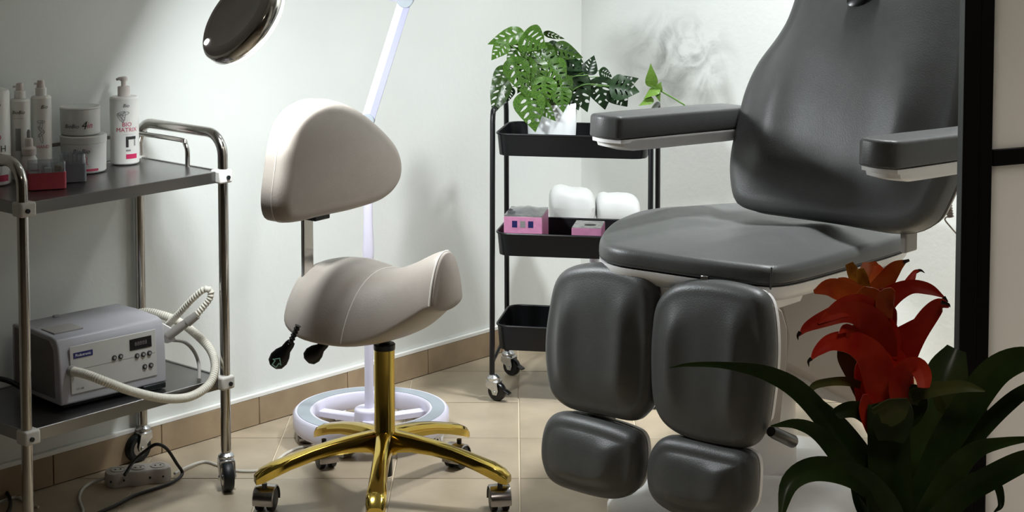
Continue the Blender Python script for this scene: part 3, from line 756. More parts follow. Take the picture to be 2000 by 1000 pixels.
# upper arm back to the head, out of the frame above
up = HEAD_C-HEAD_N*.02+V((.12, .05, .22))
top = V((e1.x-.32, (e1.y+up.y)/2+.05, e1.z+.09))
q = MB(); q.tube([e1, top, up+V((.02, 0, .02))], [.0125, .0125, .0125], 14); part('upper_arm', q, M['lilac'], t)
maj = V((.70, 0, .71)); maj = (maj-HEAD_N*maj.dot(HEAD_N)).normalized()
HR = .112
q = MB(); q.tube([up+V((.02, 0, .02)), up-Z*.03, HEAD_C+maj*(HR+.02)-HEAD_N*.01, HEAD_C+maj*(HR-.005)], [.012, .012, .011, .014], 14); part('neck', q, M['lilac'], t)
q = MB(); q.lathe([(HR-.010, -.024), (HR-.003, -.022), (HR, -.018), (HR, .002), (HR-.003, .006), (HR-.012, .0165)], HEAD_C, n=64, axis=HEAD_N)
hd = lab(part('lamp_head', q, M['chrome'], t, ang=50), 'round lamp head with a metal rim')
q = MB(); q.lathe([(HR-.006, -.0232), (HR-.010, -.0268), (HR-.018, -.0285), (.085, -.0290), (.083, -.0275), (.03, -.0275)], HEAD_C, n=64, axis=HEAD_N); lab(part('lens_cover', q, M['lampback'], hd), 'dark grey lens cover')
q = MB(); lc = HEAD_C-HEAD_N*.0300-maj*.090-V(HEAD_N.cross(maj))*.006; q.lathe([(.0035, .002), (.0075, .001), (.0075, -.0012), (.006, -.002)], lc, n=18, axis=HEAD_N, sy=1)
lab(part('indicator', q, mat('indicator_light', 'FFFFFF', .3, emit='FFFFFF', estr=3), hd), 'small glowing white indicator')
q = MB(); n = 48; prof = [(HR-.014, .014), (HR-.014, .022), (HR-.040, .022), (HR-.040, .014)]
ex_ = HEAD_N.orthogonal().normalized(); ey_ = HEAD_N.cross(ex_); vs = []; fs = []
for (r, z) in prof:
    for k in range(n): vs.append(HEAD_C+ex_*(r*math.cos(2*math.pi*k/n))+ey_*(r*math.sin(2*math.pi*k/n))+HEAD_N*z)
for i in range(4):
    for k in range(n): fs.append((i*n+k, i*n+(k+1) % n, ((i+1) % 4)*n+(k+1) % n, ((i+1) % 4)*n+k))
q.add(vs, fs); lab(part('ring_diffuser', q, M['led'], hd), 'glowing ring light')

# ============================================================ SADDLE STOOL
SC = V((-.290, 4.005, 0)); SA = V((.80, -.60, 0)); SP = V((.60, .80, 0))
t = thing('saddle_stool', 'cream leatherette saddle stool with backrest on a gold five-star base', 'stool', SC)
SECT = [(-.222, .030, .490, .455), (-.215, .075, .508, .445), (-.19, .125, .524, .430), (-.15, .165, .536, .414), (-.10, .180, .541, .400), (-.05, .174, .538, .394), (0, .154, .534, .392), (.035, .130, .537, .398), (.07, .106, .548, .412), (.11, .084, .566, .438), (.14, .070, .582, .460), (.165, .061, .593, .478), (.180, .056, .596, .484), (.187, .050, .592, .488)]
def sect(s_, w_, zt, ze, n=48):
    pts = []
    for k in range(n):
        a = 2*math.pi*k/n; cx, cz = math.cos(a), math.sin(a)
        qx = math.copysign(abs(cx)**.85, cx)
        if cz >= 0: z = ze+(zt-ze)*(1-abs(qx)**2.3)**.75 if abs(qx) < 1 else ze
        else: z = ze-.022*math.sqrt(max(0, 1-qx*qx))
        pts.append(SC+SA*s_+SP*(qx*w_)+Z*z)
    return pts
def secti(s_):
    for a, b in zip(SECT, SECT[1:]):
        if a[0] <= s_ <= b[0]:
            f = (s_-a[0])/(b[0]-a[0]); return [a[i]+(b[i]-a[i])*f for i in range(4)]
q = MB(); 
rows = smooth([V((a[0], a[1], a[2])) for a in SECT], 3); rows2 = smooth([V((a[0], a[1], a[3])) for a in SECT], 3)
q.loft([sect(a.x, a.y, a.z, b.z) for a, b in zip(rows, rows2)])
seat = part('seat', q, M['cream'], t, ang=60)
def seam(s_, name='seam', r=.0012, k0=0, k1=24, grow=0.0, lean=0):
    a = secti(s_); p = [x for x in sect(a[0], a[1], a[2], a[3])]
    p = [x+Z*grow+SA*(lean*((x-SC).dot(SP)/a[1])**2) for x in p][k0:k1+1]
    m_ = MB(); m_.tube(p, r, 6); return part(name, m_, M['creampipe'], seat)
seam(.004); seam(.179, r=.0022)
q = MB(); a = secti(-.215); q.obox(SC+SA*-.224+Z*.462, SA*.006, SP*.010, Z*.006); part('rear_tab', q, M['whitep'], t, bev=.002)
q = MB(); q.obox(SC+SA*-.03+Z*.376, SA*.05, SP*.04, Z*.006); part('seat_plate', q, M['blackplastic'], t, bev=.003)
# backrest
BN = (V((.82, -.57, 0))+Z*.01).normalized()
BP = aty(680, 315, 3.965)
out = [(566, 436), (556, 418), (555, 385), (561, 335), (568, 285), (583, 238), (612, 208), (652, 196), (700, 210), (745, 243), (781, 283), (793, 322), (786, 360), (757, 391), (700, 411), (640, 424), (595, 435)]
pts = [onp(x, y, BP, BN) for x, y in out]
mb_, Q, nor = pillow(pts, BN, .078, dome=.006, edge=.026, rings=12, es=7)
bk = part('backrest', mb_, M['cream'], t, ang=80)
q = MB(); q.tube([p-BN*.036 for p in Q], .0013, 6, closed=True); lab(part('seam', q, M['creampipe'], bk), 'stitched seam')
bz = SC+SA*-.262
q = MB(); b0 = aty(598, 545, 4.06); b1 = aty(602, 400, 4.045)
q.obox((b0+b1)/2+Z*-.04, SP*.016, SA*.005, Z*((b1-b0).length/2+.05)); 
q.obox(V((b0.x, b0.y, .375))+SA*.04, SA*.05, SP*.011, Z*.003)
lab(part('back_bar', q, M['chrome'], t, bev=.002), 'flat chrome bar carrying the backrest')
q = MB(); c = (b1+BP)/2; q.obox(b1+SA*.02, SA*.025, SP*.025, Z*.03); part('back_bracket', q, M['blackplastic'], t, bev=.003)
# column
zc1 = zat(683, 4.0)
q = MB(); q.lathe([(.0275, .118), (.0275, .14), (.0235, .150), (.0235, zc1)], SC, n=32); lab(part('gas_lift', q, M['gold'], t, ang=35), 'gold column cover')
q = MB(); q.lathe([(.0245, zc1), (.025, zc1+.012), (.023, zc1+.014), (.013, zc1+.0145), (.013, .37)], SC, n=28); part('column_sleeve', q, M['blackplastic'], t)
# five arms
zh = .128
armm = None
for k, a in enumerate((-90, -18, 54, 126, 198)):
    an = math.radians(a); d = V((math.cos(an), math.sin(an), 0)); s_ = d.cross(Z)
    rows = []
    for (r, w_, zt, hgt) in ((.0, .020, zh+.030, .045), (.03, .021, zh+.032, .044), (.07, .0195, zh+.027, .034), (.12, .018, zh+.019, .029), (.17, .018, zh+.008, .026), (.22, .0195, zh-.006, .026), (.26, .022, zh-.018, .028), (.285, .021, zh-.030, .026), (.298, .016, zh-.042, .018)):
        c = SC+d*r
        rows.append([c+s_*(w_*x)+Z*(zt+z*hgt) for x, z in ((-.45, 0), (-.8, -.10), (-1, -.35), (-1.0, -1), (-.55, -1.0), (.55, -1.0), (1.0, -1), (1, -.35), (.8, -.10), (.45, 0))])
    q = MB(); q.loft(rows); part('base_arm', q, M['gold'], t, ang=32)
    tip = SC+d*.277
    # twin-wheel hooded caster
    q = MB(); q.cyl(tip+Z*.050, tip+Z*(zh-.062), .006, 12); cs = part('caster', q, M['blackplastic'], t)
    sw = math.radians((-92, -80, 60, 115, -100)[k]); cd = V((math.cos(sw), math.sin(sw), 0)); cs_ = V((-cd.y, cd.x, 0))
    hc = tip-cd*.012+Z*.027
    for sg in (-1, 1):
        q = MB(); q.lathe([(.022, -.008), (.027, -.006), (.027, .006), (.022, .008)], hc+cs_*(sg*.0135), n=24, axis=cs_); part('wheel', q, M['rubber'], cs)
    rows = []
    for i in range(13):
        aa = math.radians(-15+210*i/12); rd = cd*math.cos(aa)+Z*math.sin(aa)
        rows.append([hc+rd*.0285-cs_*.024, hc+rd*.0315-cs_*.022, hc+rd*.0325, hc+rd*.0315+cs_*.022, hc+rd*.0285+cs_*.024])
    q = MB(); q.loft(rows); lab(part('hood', q, M['gunmetal'], cs, ang=50), 'silver caster hood')
q = MB(); q.lathe([(.030, zh-.02), (.032, zh+.0), (.032, zh+.022), (.029, zh+.032)], SC, n=32); part('base_hub', q, M['gold'], t, ang=40)
q = MB(); q.lathe([(.017, .055), (.017, .12)], SC, n=20); part('column_foot', q, M['blackplastic'], t)
# levers
def lever(p0, p1, p2, sz, y, spring):
    a, b, c = aty(*p0, y), aty(*p1, y), aty(*p2, y)
    if spring: q = ribbed([a, (a+b)/2, b], .0062, .008, .22, 10)
    else:
        q = MB(); q.tube([a, b], .006, 10)
    lv = part('lever', q, M['blackplastic'], t)
    d = (c-b).normalized(); s_ = V((d.z, 0, -d.x)); q = MB(); rows = []
    for f, w_ in ((-.15, .4), (0, .5), (.3, .55), (.55, .85), (.85, 1.0), (1.15, .85), (1.3, .45)):
        cc = b+(c-b)*f
        rows.append([cc+s_*(sz*w_*math.cos(x))+V((0, 1, 0))*(sz*.42*w_*math.sin(x)) for x in [2*math.pi*i/14 for i in range(14)]])
    q.loft(rows); pd = part('paddle', q, M['blackplastic'], lv, ang=70)
    return pd, b, c, d, s_
pd, b, c, d, s_ = lever((582, 636), (566, 672), (541, 706), .0215, 3.90, True)
flat_text('\u21e7', .030, c-V((0, .0125, 0)), s_, -d if d.z < 0 else d, mat('mint_print', '9FD8C8', .5, var=.02), pd, 'pictogram')
lever((650, 655), (634, 672), (607, 697), .0205, 3.93, False)

# ============================================================ BLACK CART
CF = V((-.050, 4.765, 0)); CW = V((.986, -.163, 0)).normalized(); CD = V((.163, .986, 0)).normalized(); cw, cd_ = .418, .245
t = thing('rolling_cart', 'black three-tier metal rolling cart between the stool and the grey chair', 'cart', CF+CW*cw/2+CD*cd_/2)
cart = t
ccen = CF+CW*cw/2+CD*cd_/2
ztr = [(zat(262, 4.77), .058), (zat(456, 4.77), .060), (zat(638, 4.76), .066)]
for zt, hgt in ztr:
    q = MB(); rbox(q, ccen, CW, CD, cw/2-.004, cd_/2-.004, zt-hgt, zt, .035, .0022, .975); tb = part('tray', q, M['blackpaint'], t, ang=50)
    # rolled rim
    def ring(a, b_, r):
        pts = []
        for (sx, sy, a0) in ((1, 1, 0), (-1, 1, 90), (-1, -1, 180), (1, -1, 270)):
            for k in range(6):
                t_ = math.radians(a0+18*k); pts.append(V((ccen.x, ccen.y, zt))+CW*(sx*(a-r)+r*math.cos(t_))+CD*(sy*(b_-r)+r*math.sin(t_)))
        return pts
    q = MB(); q.tube(ring(cw/2-.004, cd_/2-.004, .035), .003, 8, closed=True); part('rim', q, M['blackpaint'], tb)
zhd = zat(208, 4.85)
for side in (0, 1):
    o = CF+CW*(cw+.004 if side else -.004)
    p = [o+Z*.062, o+CD*.012+Z*(zhd-.03), o+CD*.020+Z*(zhd-.008), o+CD*.045+Z*zhd, o+CD*(cd_-.045)+Z*zhd, o+CD*(cd_-.020)+Z*(zhd-.008), o+CD*(cd_-.012)+Z*(zhd-.03), o+CD*cd_+Z*.062]
    q = MB(); q.tube([p[0]]+smooth(p[1:7], 5)+[p[7]], .0072, 14); 
    q.cyl(o+CD*.003+Z*.10, o+CD*(cd_-.003)+Z*.125, .005, 8)
    part('side_frame', q, M['blackpaint'], t)
for P, yw, lk in ((CF, -.5, True), (CF+CD*cd_, -.6, True), (CF+CW*cw, -.5, True), (CF+CW*cw+CD*cd_, -.5, True)):
    caster(t, P+CW*.0, .064, .0260, .020, yw, M['zinc'], M['blackplastic'], lock=lk, hub=M['blackplastic'])
q = MB(); q.lathe([(.004, 0), (.004, .002)], CF+CW*.008+CD*.13+Z*(ztr[2][0]-.03), n=10, axis=CW); lab(part('screw', q, M['zinc'], t), 'screw inside the bottom tray')
# cartons in the middle tray
zm = ztr[1][0]-ztr[1][1]+.0022
def carton(pxl, pxr, pyt, y, dep, label, film, hz0):
    a = aty(pxl, pyt, y); b_ = aty(pxr, pyt, y); ex = CW; c = V(((a.x+b_.x)/2, y+dep/2, zm)); hx = (b_-a).length/2
    t_ = thing('glove_box', label, 'carton', c, None)
    hgt = a.z-zm
    q = MB(); q.obox(c+Z*(hgt/2), ex*hx, CD*(dep/2), Z*(hgt/2)); bx = part('carton_body', q, M['carton'], t_, bev=.0015, seg=1)
    q = MB(); q.obox(c+Z*(hgt+.0006), ex*(hx-.001), CD*(dep/2-.001), Z*.0008); part('carton_top', q, M['cartontop'], bx)
    if film:
        rows = []
        for k in range(9):
            u = -1+2*k/8; rows.append([c+ex*(hx*u)+CD*(dep/2*v_)+Z*(hgt+.004+.010*(1-u*u)*(1-v_*v_)+.003*noise.noise(V((u*3, v_*3, 0)))) for v_ in (-1, -.5, 0, .5, 1)])
        q = MB(); vs = [p for r in rows for p in r]; q.add(vs, [(i*5+j, i*5+j+1, i*5+j+6, i*5+j+5) for i in range(8) for j in range(4)]); lab(part('film', q, M['clear'], t_), 'crumpled clear film')
        for k in range(3):
            cc = c-CD*(dep/2+.0004)+ex*(-.022+.022*k)+Z*(hgt-.020); q = MB(); q.obox(cc, ex*.007, CD*.0003, Z*.009); part('print_mark', q, M['badge'] if k != 1 else M['inkgrey'], bx)
    else:
        q = MB(); rows = [[c+ex*(.006+.016*math.cos(x))+CD*(.012*math.sin(x)-.01)+Z*(hgt+z) for x in [2*math.pi*i/20 for i in range(20)]] for z in (.0008, .0018)]; q.loft(rows); lab(part('opening', q, M['ink'], t_), 'dark oval opening')
carton(991, 1066, 424, 4.795, .13, 'pink carton with crumpled clear film, left in the middle tray', True, 0)
carton(1122, 1180, 446, 4.795, .10, 'flat pink carton with a dark oval opening, right in the middle tray', False, 0)

# ============================================================ WHITE SUPPLIES BEHIND THE CART
sy = 5.20; c = aty(1161, 415, sy); zs = zat(440, sy)
t = thing('pedestal_stand', 'slim pale pedestal stand behind the black cart', 'stand', (c.x, sy, 0))
q = MB(); q.lathe([(.075, 0), (.075, .006), (.02, .02), (.014, .03), (.014, zs-.02), (.03, zs-.012)], V((c.x, sy, 0)), n=24); part('pedestal', q, M['lilac'], t)
q = MB(); q.obox(V((c.x+.005, sy, zs-.006)), V((.125, 0, 0)), V((0, .07, 0)), Z*.006); part('shelf_top', q, M['whitep'], t, bev=.004)
def bundle(px0, px1, pyt, y, label, fold):
    a, b_ = aty(px0, pyt, y), aty(px1, pyt, y); hgt = a.z-zs; cx = (a.x+b_.x)/2; hw = (b_.x-a.x)/2
    rows = []; n = 28
    for k in range(17):
        v_ = -1+2*k/16; sc2 = max(.02, (1-abs(v_)**3.2))**.5; ring = []
        for i in range(n):
            a_ = 2*math.pi*i/n; cx_, cz_ = math.cos(a_), math.sin(a_)
            u = math.copysign(abs(cx_)**.55, cx_)*hw*(.80+.2*sc2); z = hgt*(.5*(1+abs(cz_)**.62*sc2) if cz_ > 0 else .5*(1-abs(cz_)**.5))
            if cz_ > 0: z -= hgt*.07*math.exp(-((u-fold*hw)/(.25*hw))**2)*max(0, cz_)
            if cz_ > 0: z -= hgt*.12*(u/hw+1)/2
            ring.append(V((cx+u, y+.062*v_, zs+z)))
        rows.append(ring)
    q = MB(); q.loft(rows); o = part('paper_towel_pack', q, M['paper'], None, ang=80, loc=V((cx, y, zs))); tag(o, label, 'towel pack')
bundle(1072, 1163, 358, sy-.005, 'white paper towel pack behind the cart, taller left one', .15)
bundle(1163, 1250, 372, sy+.005, 'white paper towel pack behind the cart, lower right one', -.3)

# ============================================================ PLANTS ON THE CART
def leaf_mesh(name, kind, seed):
    rnd = random.Random(seed); out = []; n = 40
    for i in range(n):
        a = 2*math.pi*i/n
        x = .5-.5*math.cos(a); ww = (math.sin(math.pi*x**.62))**.9*.36*(1-.25*x)
        if kind == 'vine': ww = (math.sin(math.pi*x**.55))*.30*(1-.35*x)
        y = ww*(1 if a < math.pi else -1)
        out.append((x, y))
    holes = []
    if kind == 'holes':
        for sg in (-1, 1):
            for k, xx in enumerate((.17, .34, .51, .67)):
                hl = (.088, .105, .095, .06)[k]*rnd.uniform(.8, 1.1); hw = .026*rnd.uniform(.7, 1.25); an = math.radians(58-6*k)
                cx, cy = xx+.075, sg*(.045+hl*.95*math.sin(an)*.9+.01)
                h = []
                for j in range(8):
                    b = 2*math.pi*j/8; ux, uy = hl*math.cos(b), hw*math.sin(b)*(1.2-.4*math.cos(b))
                    h.append((cx+ux*math.cos(an)-uy*math.sin(an), cy+sg*(ux*math.sin(an)+uy*math.cos(an))))
                holes.append(h)
    vs = []; es = []
    def ringadd(r):
        o = len(vs); vs.extend(r); es.extend([(o+i, o+(i+1) % len(r)) for i in range(len(r))])
    ringadd(out)
    for h in holes: ringadd(h)
    def inside(p, poly):
        c = False
        for i in range(len(poly)):
            x1, y1 = poly[i]; x2, y2 = poly[i-1]
            if (y1 > p[1]) != (y2 > p[1]) and p[0] < (x2-x1)*(p[1]-y1)/(y2-y1)+x1: c = not c
        return c
    for i in range(1, 12):
        for j in range(-3, 4):
            p = (i/12, j*.09)
            if inside(p, out) and not any(inside(p, h) for h in holes): vs.append(p)
    rv, re, rf, *_ = geometry.delaunay_2d_cdt([V(p) for p in vs], es, [], 0, 1e-5)
    tris = []
    for f in rf:
        c = (sum(rv[i][0] for i in f)/3, sum(rv[i][1] for i in f)/3)
        if inside(c, out) and not any(inside(c, h) for h in holes): tris.append(tuple(f))
    me = bpy.data.meshes.new(name)
    co = []
    for p in rv:
        x, y = p[0], p[1]
        z = -.20*x*x+.10*x+.22*abs(y)-.55*y*y+.012*math.sin(x*28)*abs(y)*6*.5
        co.append((x, y, z))
    me.from_pydata(co, [], tris)
    for p in me.polygons: p.use_smooth = True
    return me
LM = [leaf_mesh('leaf', 'holes', i) for i in range(4)]; LV = leaf_mesh('vine_leaf', 'vine', 9)
def variants(ms, m): 
    r = []
    for x in ms:
        y = x.copy(); y.materials.clear(); y.materials.append(m); r.append(y)
    return r
LA_, LD_, LVm = variants(LM, M['leaf']), variants(LM, M['leaf_backlit']), variants([LV], M['vine'])
def put_leaf(root, mesh, base, tip, wpx, y0, y1, roll=0, wr=.62):
    a, b = aty(*base, y0), aty(*tip, y1); X = (b-a); L = X.length; X.normalize()
    tc = (V((0, 0, HC))-a).normalized(); N = (tc+Z*.35).normalized(); N = (N-X*N.dot(X)).normalized(); Y = N.cross(X)
    rm = Matrix.Rotation(roll, 3, X); N = rm @ N; Y = rm @ Y
    W_ = 1.15*wpx*y0/F/wr
    mt = Matrix((X*L, Y*W_, N*L)).transposed().to_4x4(); mt.translation = a-wloc(root)
    o = bpy.data.objects.new('leaf', mesh); COL.objects.link(o); o.parent = root; o.matrix_local = mt
    return a
pyy = 4.872; pc = aty(1078, 262, pyy); zf = ztr[0][0]-ztr[0][1]+.0024; pc = V((pc.x, pyy, zf)); zpr = zat(199, pyy)
t = thing('monstera_plant', 'potted plant with holed green leaves in a white pot on the cart', 'plant', pc); mon = t
hp_ = zpr-zf; q = MB(); q.lathe([(.060, 0), (.064, .003), (.0695, hp_-.002), (.0680, hp_), (.0655, hp_-.002), (.0645, hp_-.012), (.005, hp_-.012)], pc, n=40); lab(part('pot', q, M['pot'], t), 'white pot')
q = MB(); q.lathe([(.064, hp_-.016), (.064, hp_-.010), (.02, hp_-.006)], pc, n=24); part('soil', q, M['soil'], t)
root_p = pc+Z*(hp_-.01)
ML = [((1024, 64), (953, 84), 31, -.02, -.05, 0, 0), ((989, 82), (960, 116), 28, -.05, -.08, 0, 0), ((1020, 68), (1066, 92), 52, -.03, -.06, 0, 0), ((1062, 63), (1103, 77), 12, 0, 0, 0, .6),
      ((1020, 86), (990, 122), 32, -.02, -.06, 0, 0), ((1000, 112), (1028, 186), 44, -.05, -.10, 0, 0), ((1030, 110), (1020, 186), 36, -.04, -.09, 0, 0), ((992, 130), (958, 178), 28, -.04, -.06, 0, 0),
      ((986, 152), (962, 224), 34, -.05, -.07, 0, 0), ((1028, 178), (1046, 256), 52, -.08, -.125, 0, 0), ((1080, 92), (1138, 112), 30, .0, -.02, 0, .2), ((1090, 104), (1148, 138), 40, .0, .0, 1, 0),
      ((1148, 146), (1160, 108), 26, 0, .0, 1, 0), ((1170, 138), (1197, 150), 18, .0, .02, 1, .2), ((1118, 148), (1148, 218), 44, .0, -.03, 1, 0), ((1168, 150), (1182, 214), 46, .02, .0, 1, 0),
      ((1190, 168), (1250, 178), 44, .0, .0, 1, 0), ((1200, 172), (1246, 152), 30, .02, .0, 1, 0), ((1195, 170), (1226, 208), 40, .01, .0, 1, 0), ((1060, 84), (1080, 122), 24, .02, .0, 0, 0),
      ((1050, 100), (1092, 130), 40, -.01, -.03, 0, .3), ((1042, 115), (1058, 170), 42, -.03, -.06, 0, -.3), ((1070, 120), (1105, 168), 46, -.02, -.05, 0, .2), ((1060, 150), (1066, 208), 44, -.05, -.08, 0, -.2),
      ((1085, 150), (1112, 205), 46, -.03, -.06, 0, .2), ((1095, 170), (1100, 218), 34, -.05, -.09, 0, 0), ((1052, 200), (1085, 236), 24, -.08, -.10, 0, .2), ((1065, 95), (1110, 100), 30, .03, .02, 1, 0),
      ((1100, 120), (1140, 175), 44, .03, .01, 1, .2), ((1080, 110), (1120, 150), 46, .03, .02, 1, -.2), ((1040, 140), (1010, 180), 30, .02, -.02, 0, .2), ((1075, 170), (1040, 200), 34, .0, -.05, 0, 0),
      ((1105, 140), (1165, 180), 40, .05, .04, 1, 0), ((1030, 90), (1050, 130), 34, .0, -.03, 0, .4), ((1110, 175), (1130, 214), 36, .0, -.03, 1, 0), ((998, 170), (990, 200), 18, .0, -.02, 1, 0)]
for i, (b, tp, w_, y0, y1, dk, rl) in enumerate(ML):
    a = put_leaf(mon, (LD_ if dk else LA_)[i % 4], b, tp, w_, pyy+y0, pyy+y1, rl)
    sp = root_p+V((random.uniform(-.03, .03), random.uniform(-.03, .03), 0)); md = (a+sp)/2+V((0, 0, .03))
    q = MB(); q.tube(smooth([sp, md, a], 5), .0014, 5); part('stem', q, M['stem'], mon)
# trailing cutting
vp = aty(1236, 255, 4.86); vp = V((vp.x, 4.86, zf))
t = thing('vine_cutting', 'pale green vine cutting with pointed leaves behind the chair arm', 'plant', vp)
q = MB(); q.lathe([(.022, 0), (.024, .002), (.026, .035), (.024, .035), (.022, .01)], vp, n=20); part('cup', q, M['pot'], t)
q = MB(); q.tube(smooth([vp+Z*.02, vp+Z*.075, aty(1285, 215, 4.88), aty(1335, 208, 4.90), aty(1325, 198, 4.90), aty(1298, 182, 4.90), aty(1268, 166, 4.90)], 8), .0022, 6); part('stem', q, M['stem'], t)
for b, tp, w_, rl in (((1273, 170), (1271, 124), 22, 0), ((1284, 178), (1291, 160), 16, 0), ((1288, 172), (1256, 192), 20, .3), ((1276, 193), (1247, 206), 15, 0), ((1284, 176), (1288, 200), 14, .8)):
    put_leaf(t, LVm[0], b, tp, w_, 4.90, 4.89, rl, .55)

# ============================================================ GREY CHAIR
U_, B_ = V((.741, -.671, 0)), V((.671, .741, 0))
A0 = V((.187, 3.85, 0)); B0 = V((.513, 3.555, 0))
chc = (A0+B0)/2+B_*.27
t = thing('treatment_chair', 'large grey leatherette treatment chair with split leg rests and white frame', 'treatment chair', (chc.x, chc.y, 0)); ch = t
# seat cushion: outline at the top surface, tilted back 4 degrees
tl = math.radians(4); SN = (Z*math.cos(tl)+B_*math.sin(tl)).normalized(); SB = (B_*math.cos(tl)-Z*math.sin(tl)).normalized()
SP0 = V((B0.x, B0.y, zat(512, B0.y)))
so = [(1172, 462), (1180, 440), (1205, 421), (1255, 404), (1330, 397), (1400, 402), (1450, 385), (1560, 372), (1680, 385), (1768, 425), (1776, 445), (1755, 458), (1640, 490), (1560, 510), (1515, 516), (1480, 514), (1380, 502), (1280, 488), (1200, 476)]
pts = [onp(x, y+4, SP0, SN) for x, y in so]
sc0 = onp(1450, 440, SP0, SN)
def hs(q):
    d = q-sc0; u, v_ = d.dot(U_), d.dot(SB)
    h = .012*math.exp(-((abs(u)-.20)/.07)**2)-.006*math.exp(-(u/.12)**2-((v_)/.15)**2)
    h += .008*math.exp(-((u+.04)/.05)**2-((v_+.12)/.05)**2)-.006*math.exp(-((u-.02)/.03)**2-((v_+.13)/.04)**2)
    return h+.003*noise.noise(q*14)
mb_, Q, nor = pillow(pts, SN, .042, dome=.016, edge=.018, hfun=hs, rings=18)
seat = part('seat', mb_, M['leather'], ch, ang=80)
q = MB(); q.tube([p-SN*.037+n_*.003 for p, n_ in zip(Q, nor)], .0025, 6, closed=True); part('piping', q, M['leather_dk'], seat)
q = MB(); q.tube([onp(1507, 522, SP0, SN)-SN*.0, onp(1507, 520, SP0, SN)-SN*.046], .0018, 6); part('corner_seam', q, M['leather_dk'], seat)
# white seat pan under it
cen = sum(pts, V((0, 0, 0)))/len(pts)
def scale_ring(k, dz): return [cen+(p-cen)*k+SN*dz for p in Q]
q = MB(); q.loft([scale_ring(.995, -.043), scale_ring(.99, -.056), scale_ring(.95, -.074), scale_ring(.85, -.085)]); part('seat_pan', q, M['whitep'], ch, ang=50)
fbp = A0-B_*.015
q = MB(); q.prism([onp(x, y, fbp, B_) for x, y in [(1184, 500), (1215, 508), (1300, 520), (1400, 536), (1502, 552), (1514, 575), (1500, 610), (1300, 585), (1188, 545)]], B_*.12); part('front_beam', q, M['whitep'], ch, bev=.004)
# backrest
th = math.radians(17); BNn = (-B_*math.cos(th)+Z*math.sin(th)).normalized(); BW = (B_*math.sin(th)+Z*math.cos(th)).normalized()
BQ = aty(1424, 245, 4.13)
bo = [(1448, 405), (1424, 388), (1415, 340), (1418, 290), (1430, 235), (1445, 175), (1470, 120), (1510, 65), (1532, 25), (1552, -40), (1572, -130), (1600, -175), (1680, -200), (1790, -200), (1865, -175), (1893, -120), (1897, -40), (1893, 40), (1888, 130), (1872, 230), (1850, 320), (1825, 385), (1795, 430), (1730, 448), (1600, 428), (1500, 414)]
pts = [onp(x, y, BQ, BNn) for x, y in bo]
bc = onp(1640, 200, BQ, BNn)
def hb_(q):
    d = q-bc; u, v_ = d.dot(U_), d.dot(BW)
    h = .020*math.exp(-((u+.19+.10*v_)/.055)**2)*(1/(1+math.exp((v_-.20)/.04)))+.018*math.exp(-((u-.18+.05*v_)/.06)**2)*(1/(1+math.exp((v_-.12)/.05)))
    h += .020*math.exp(-((v_+.22)/.09)**2)*math.exp(-(u/.30)**2)
    h -= .012*math.exp(-((v_-.30)/.05)**2-((u-.02)/.07)**2)
    return h+.002*noise.noise(q*10)
mb_, Q, nor = pillow(pts, BNn, .085, dome=.022, edge=.032, hfun=hb_, rings=22, n=150, es=7)
back = part('backrest', mb_, M['leather'], ch, ang=80)
q = MB(); q.tube([p-BNn*.070+n_*.002 for p, n_ in zip(Q, nor)], .0025, 6, closed=True); part('piping', q, M['leather_dk'], back)
cen = sum(Q, V((0, 0, 0)))/len(Q)
q = MB(); q.loft([[cen+(p-cen)*k-BNn*d_ for p in Q] for k, d_ in ((.985, .086), (.97, .100), (.90, .112))]); part('back_shell', q, M['shaded_beigep'], ch, ang=50)
hc = onp(1700, -14, BQ, BNn)
q = MB(); q.lathe([(.046, .022), (.050, .026), (.050, .030), (.040, .033)], hc-BNn*.002, n=28, axis=BNn, sy=.5); lab(part('face_slot', q, M['blackplastic'], back), 'dark opening near the top of the backrest')
# armrests
def armrest(tipc, y, L, hpx, lbl):
    P = aty(*tipc, y); ta = math.radians(3.0); d = (B_*math.cos(ta)-Z*math.sin(ta)).normalized(); n_ = d.cross(U_)*-1
    if n_.z < 0: n_ = -n_
    W_ = .086; H_ = hpx*y/F; O = P+U_*(W_/2)
    pts = []
    for (u, v_) in ((-.5, .03), (-.5, L), (.5, L), (.5, .03)): pass
    out = [O+U_*(-W_/2)+d*.036, O+U_*(-W_/2)+d*(L*.5), O+U_*(-W_/2)+d*(L-.03), O+U_*(-W_/2+.02)+d*L, O+U_*(W_/2-.02)+d*L, O+U_*(W_/2)+d*(L-.03), O+U_*(W_/2)+d*(L*.5), O+U_*(W_/2)+d*.036, O+U_*(W_/2-.010)+d*.011, O+U_*(W_/2-.034)+d*0, O+U_*(-W_/2+.034)+d*0, O+U_*(-W_/2+.010)+d*.011]
    mb_, Q, nor = pillow(out, n_, H_, dome=.004, edge=.009, rings=6, n=90)
    ar = lab(part('armrest', mb_, M['leather'], ch, ang=80), lbl)
    q = MB(); cc = sum(Q, V((0, 0, 0)))/len(Q)
    q.loft([[cc+(p-cc)*k-n_*d_+d*s_ for p in Q] for k, d_, s_ in ((.97, H_+.001, 0), (.965, H_+.009, 0), (.93, H_+.011, 0.004), (.92, H_+.020, .006), (.80, H_+.028, .012))]); part('arm_support', q, M['whitep'], ar, ang=40)
    return O, d
armrest((1145, 221), 3.87, .50, 46, 'left padded armrest')
armrest((1671, 268), 3.42, .50, 56, 'right padded armrest')
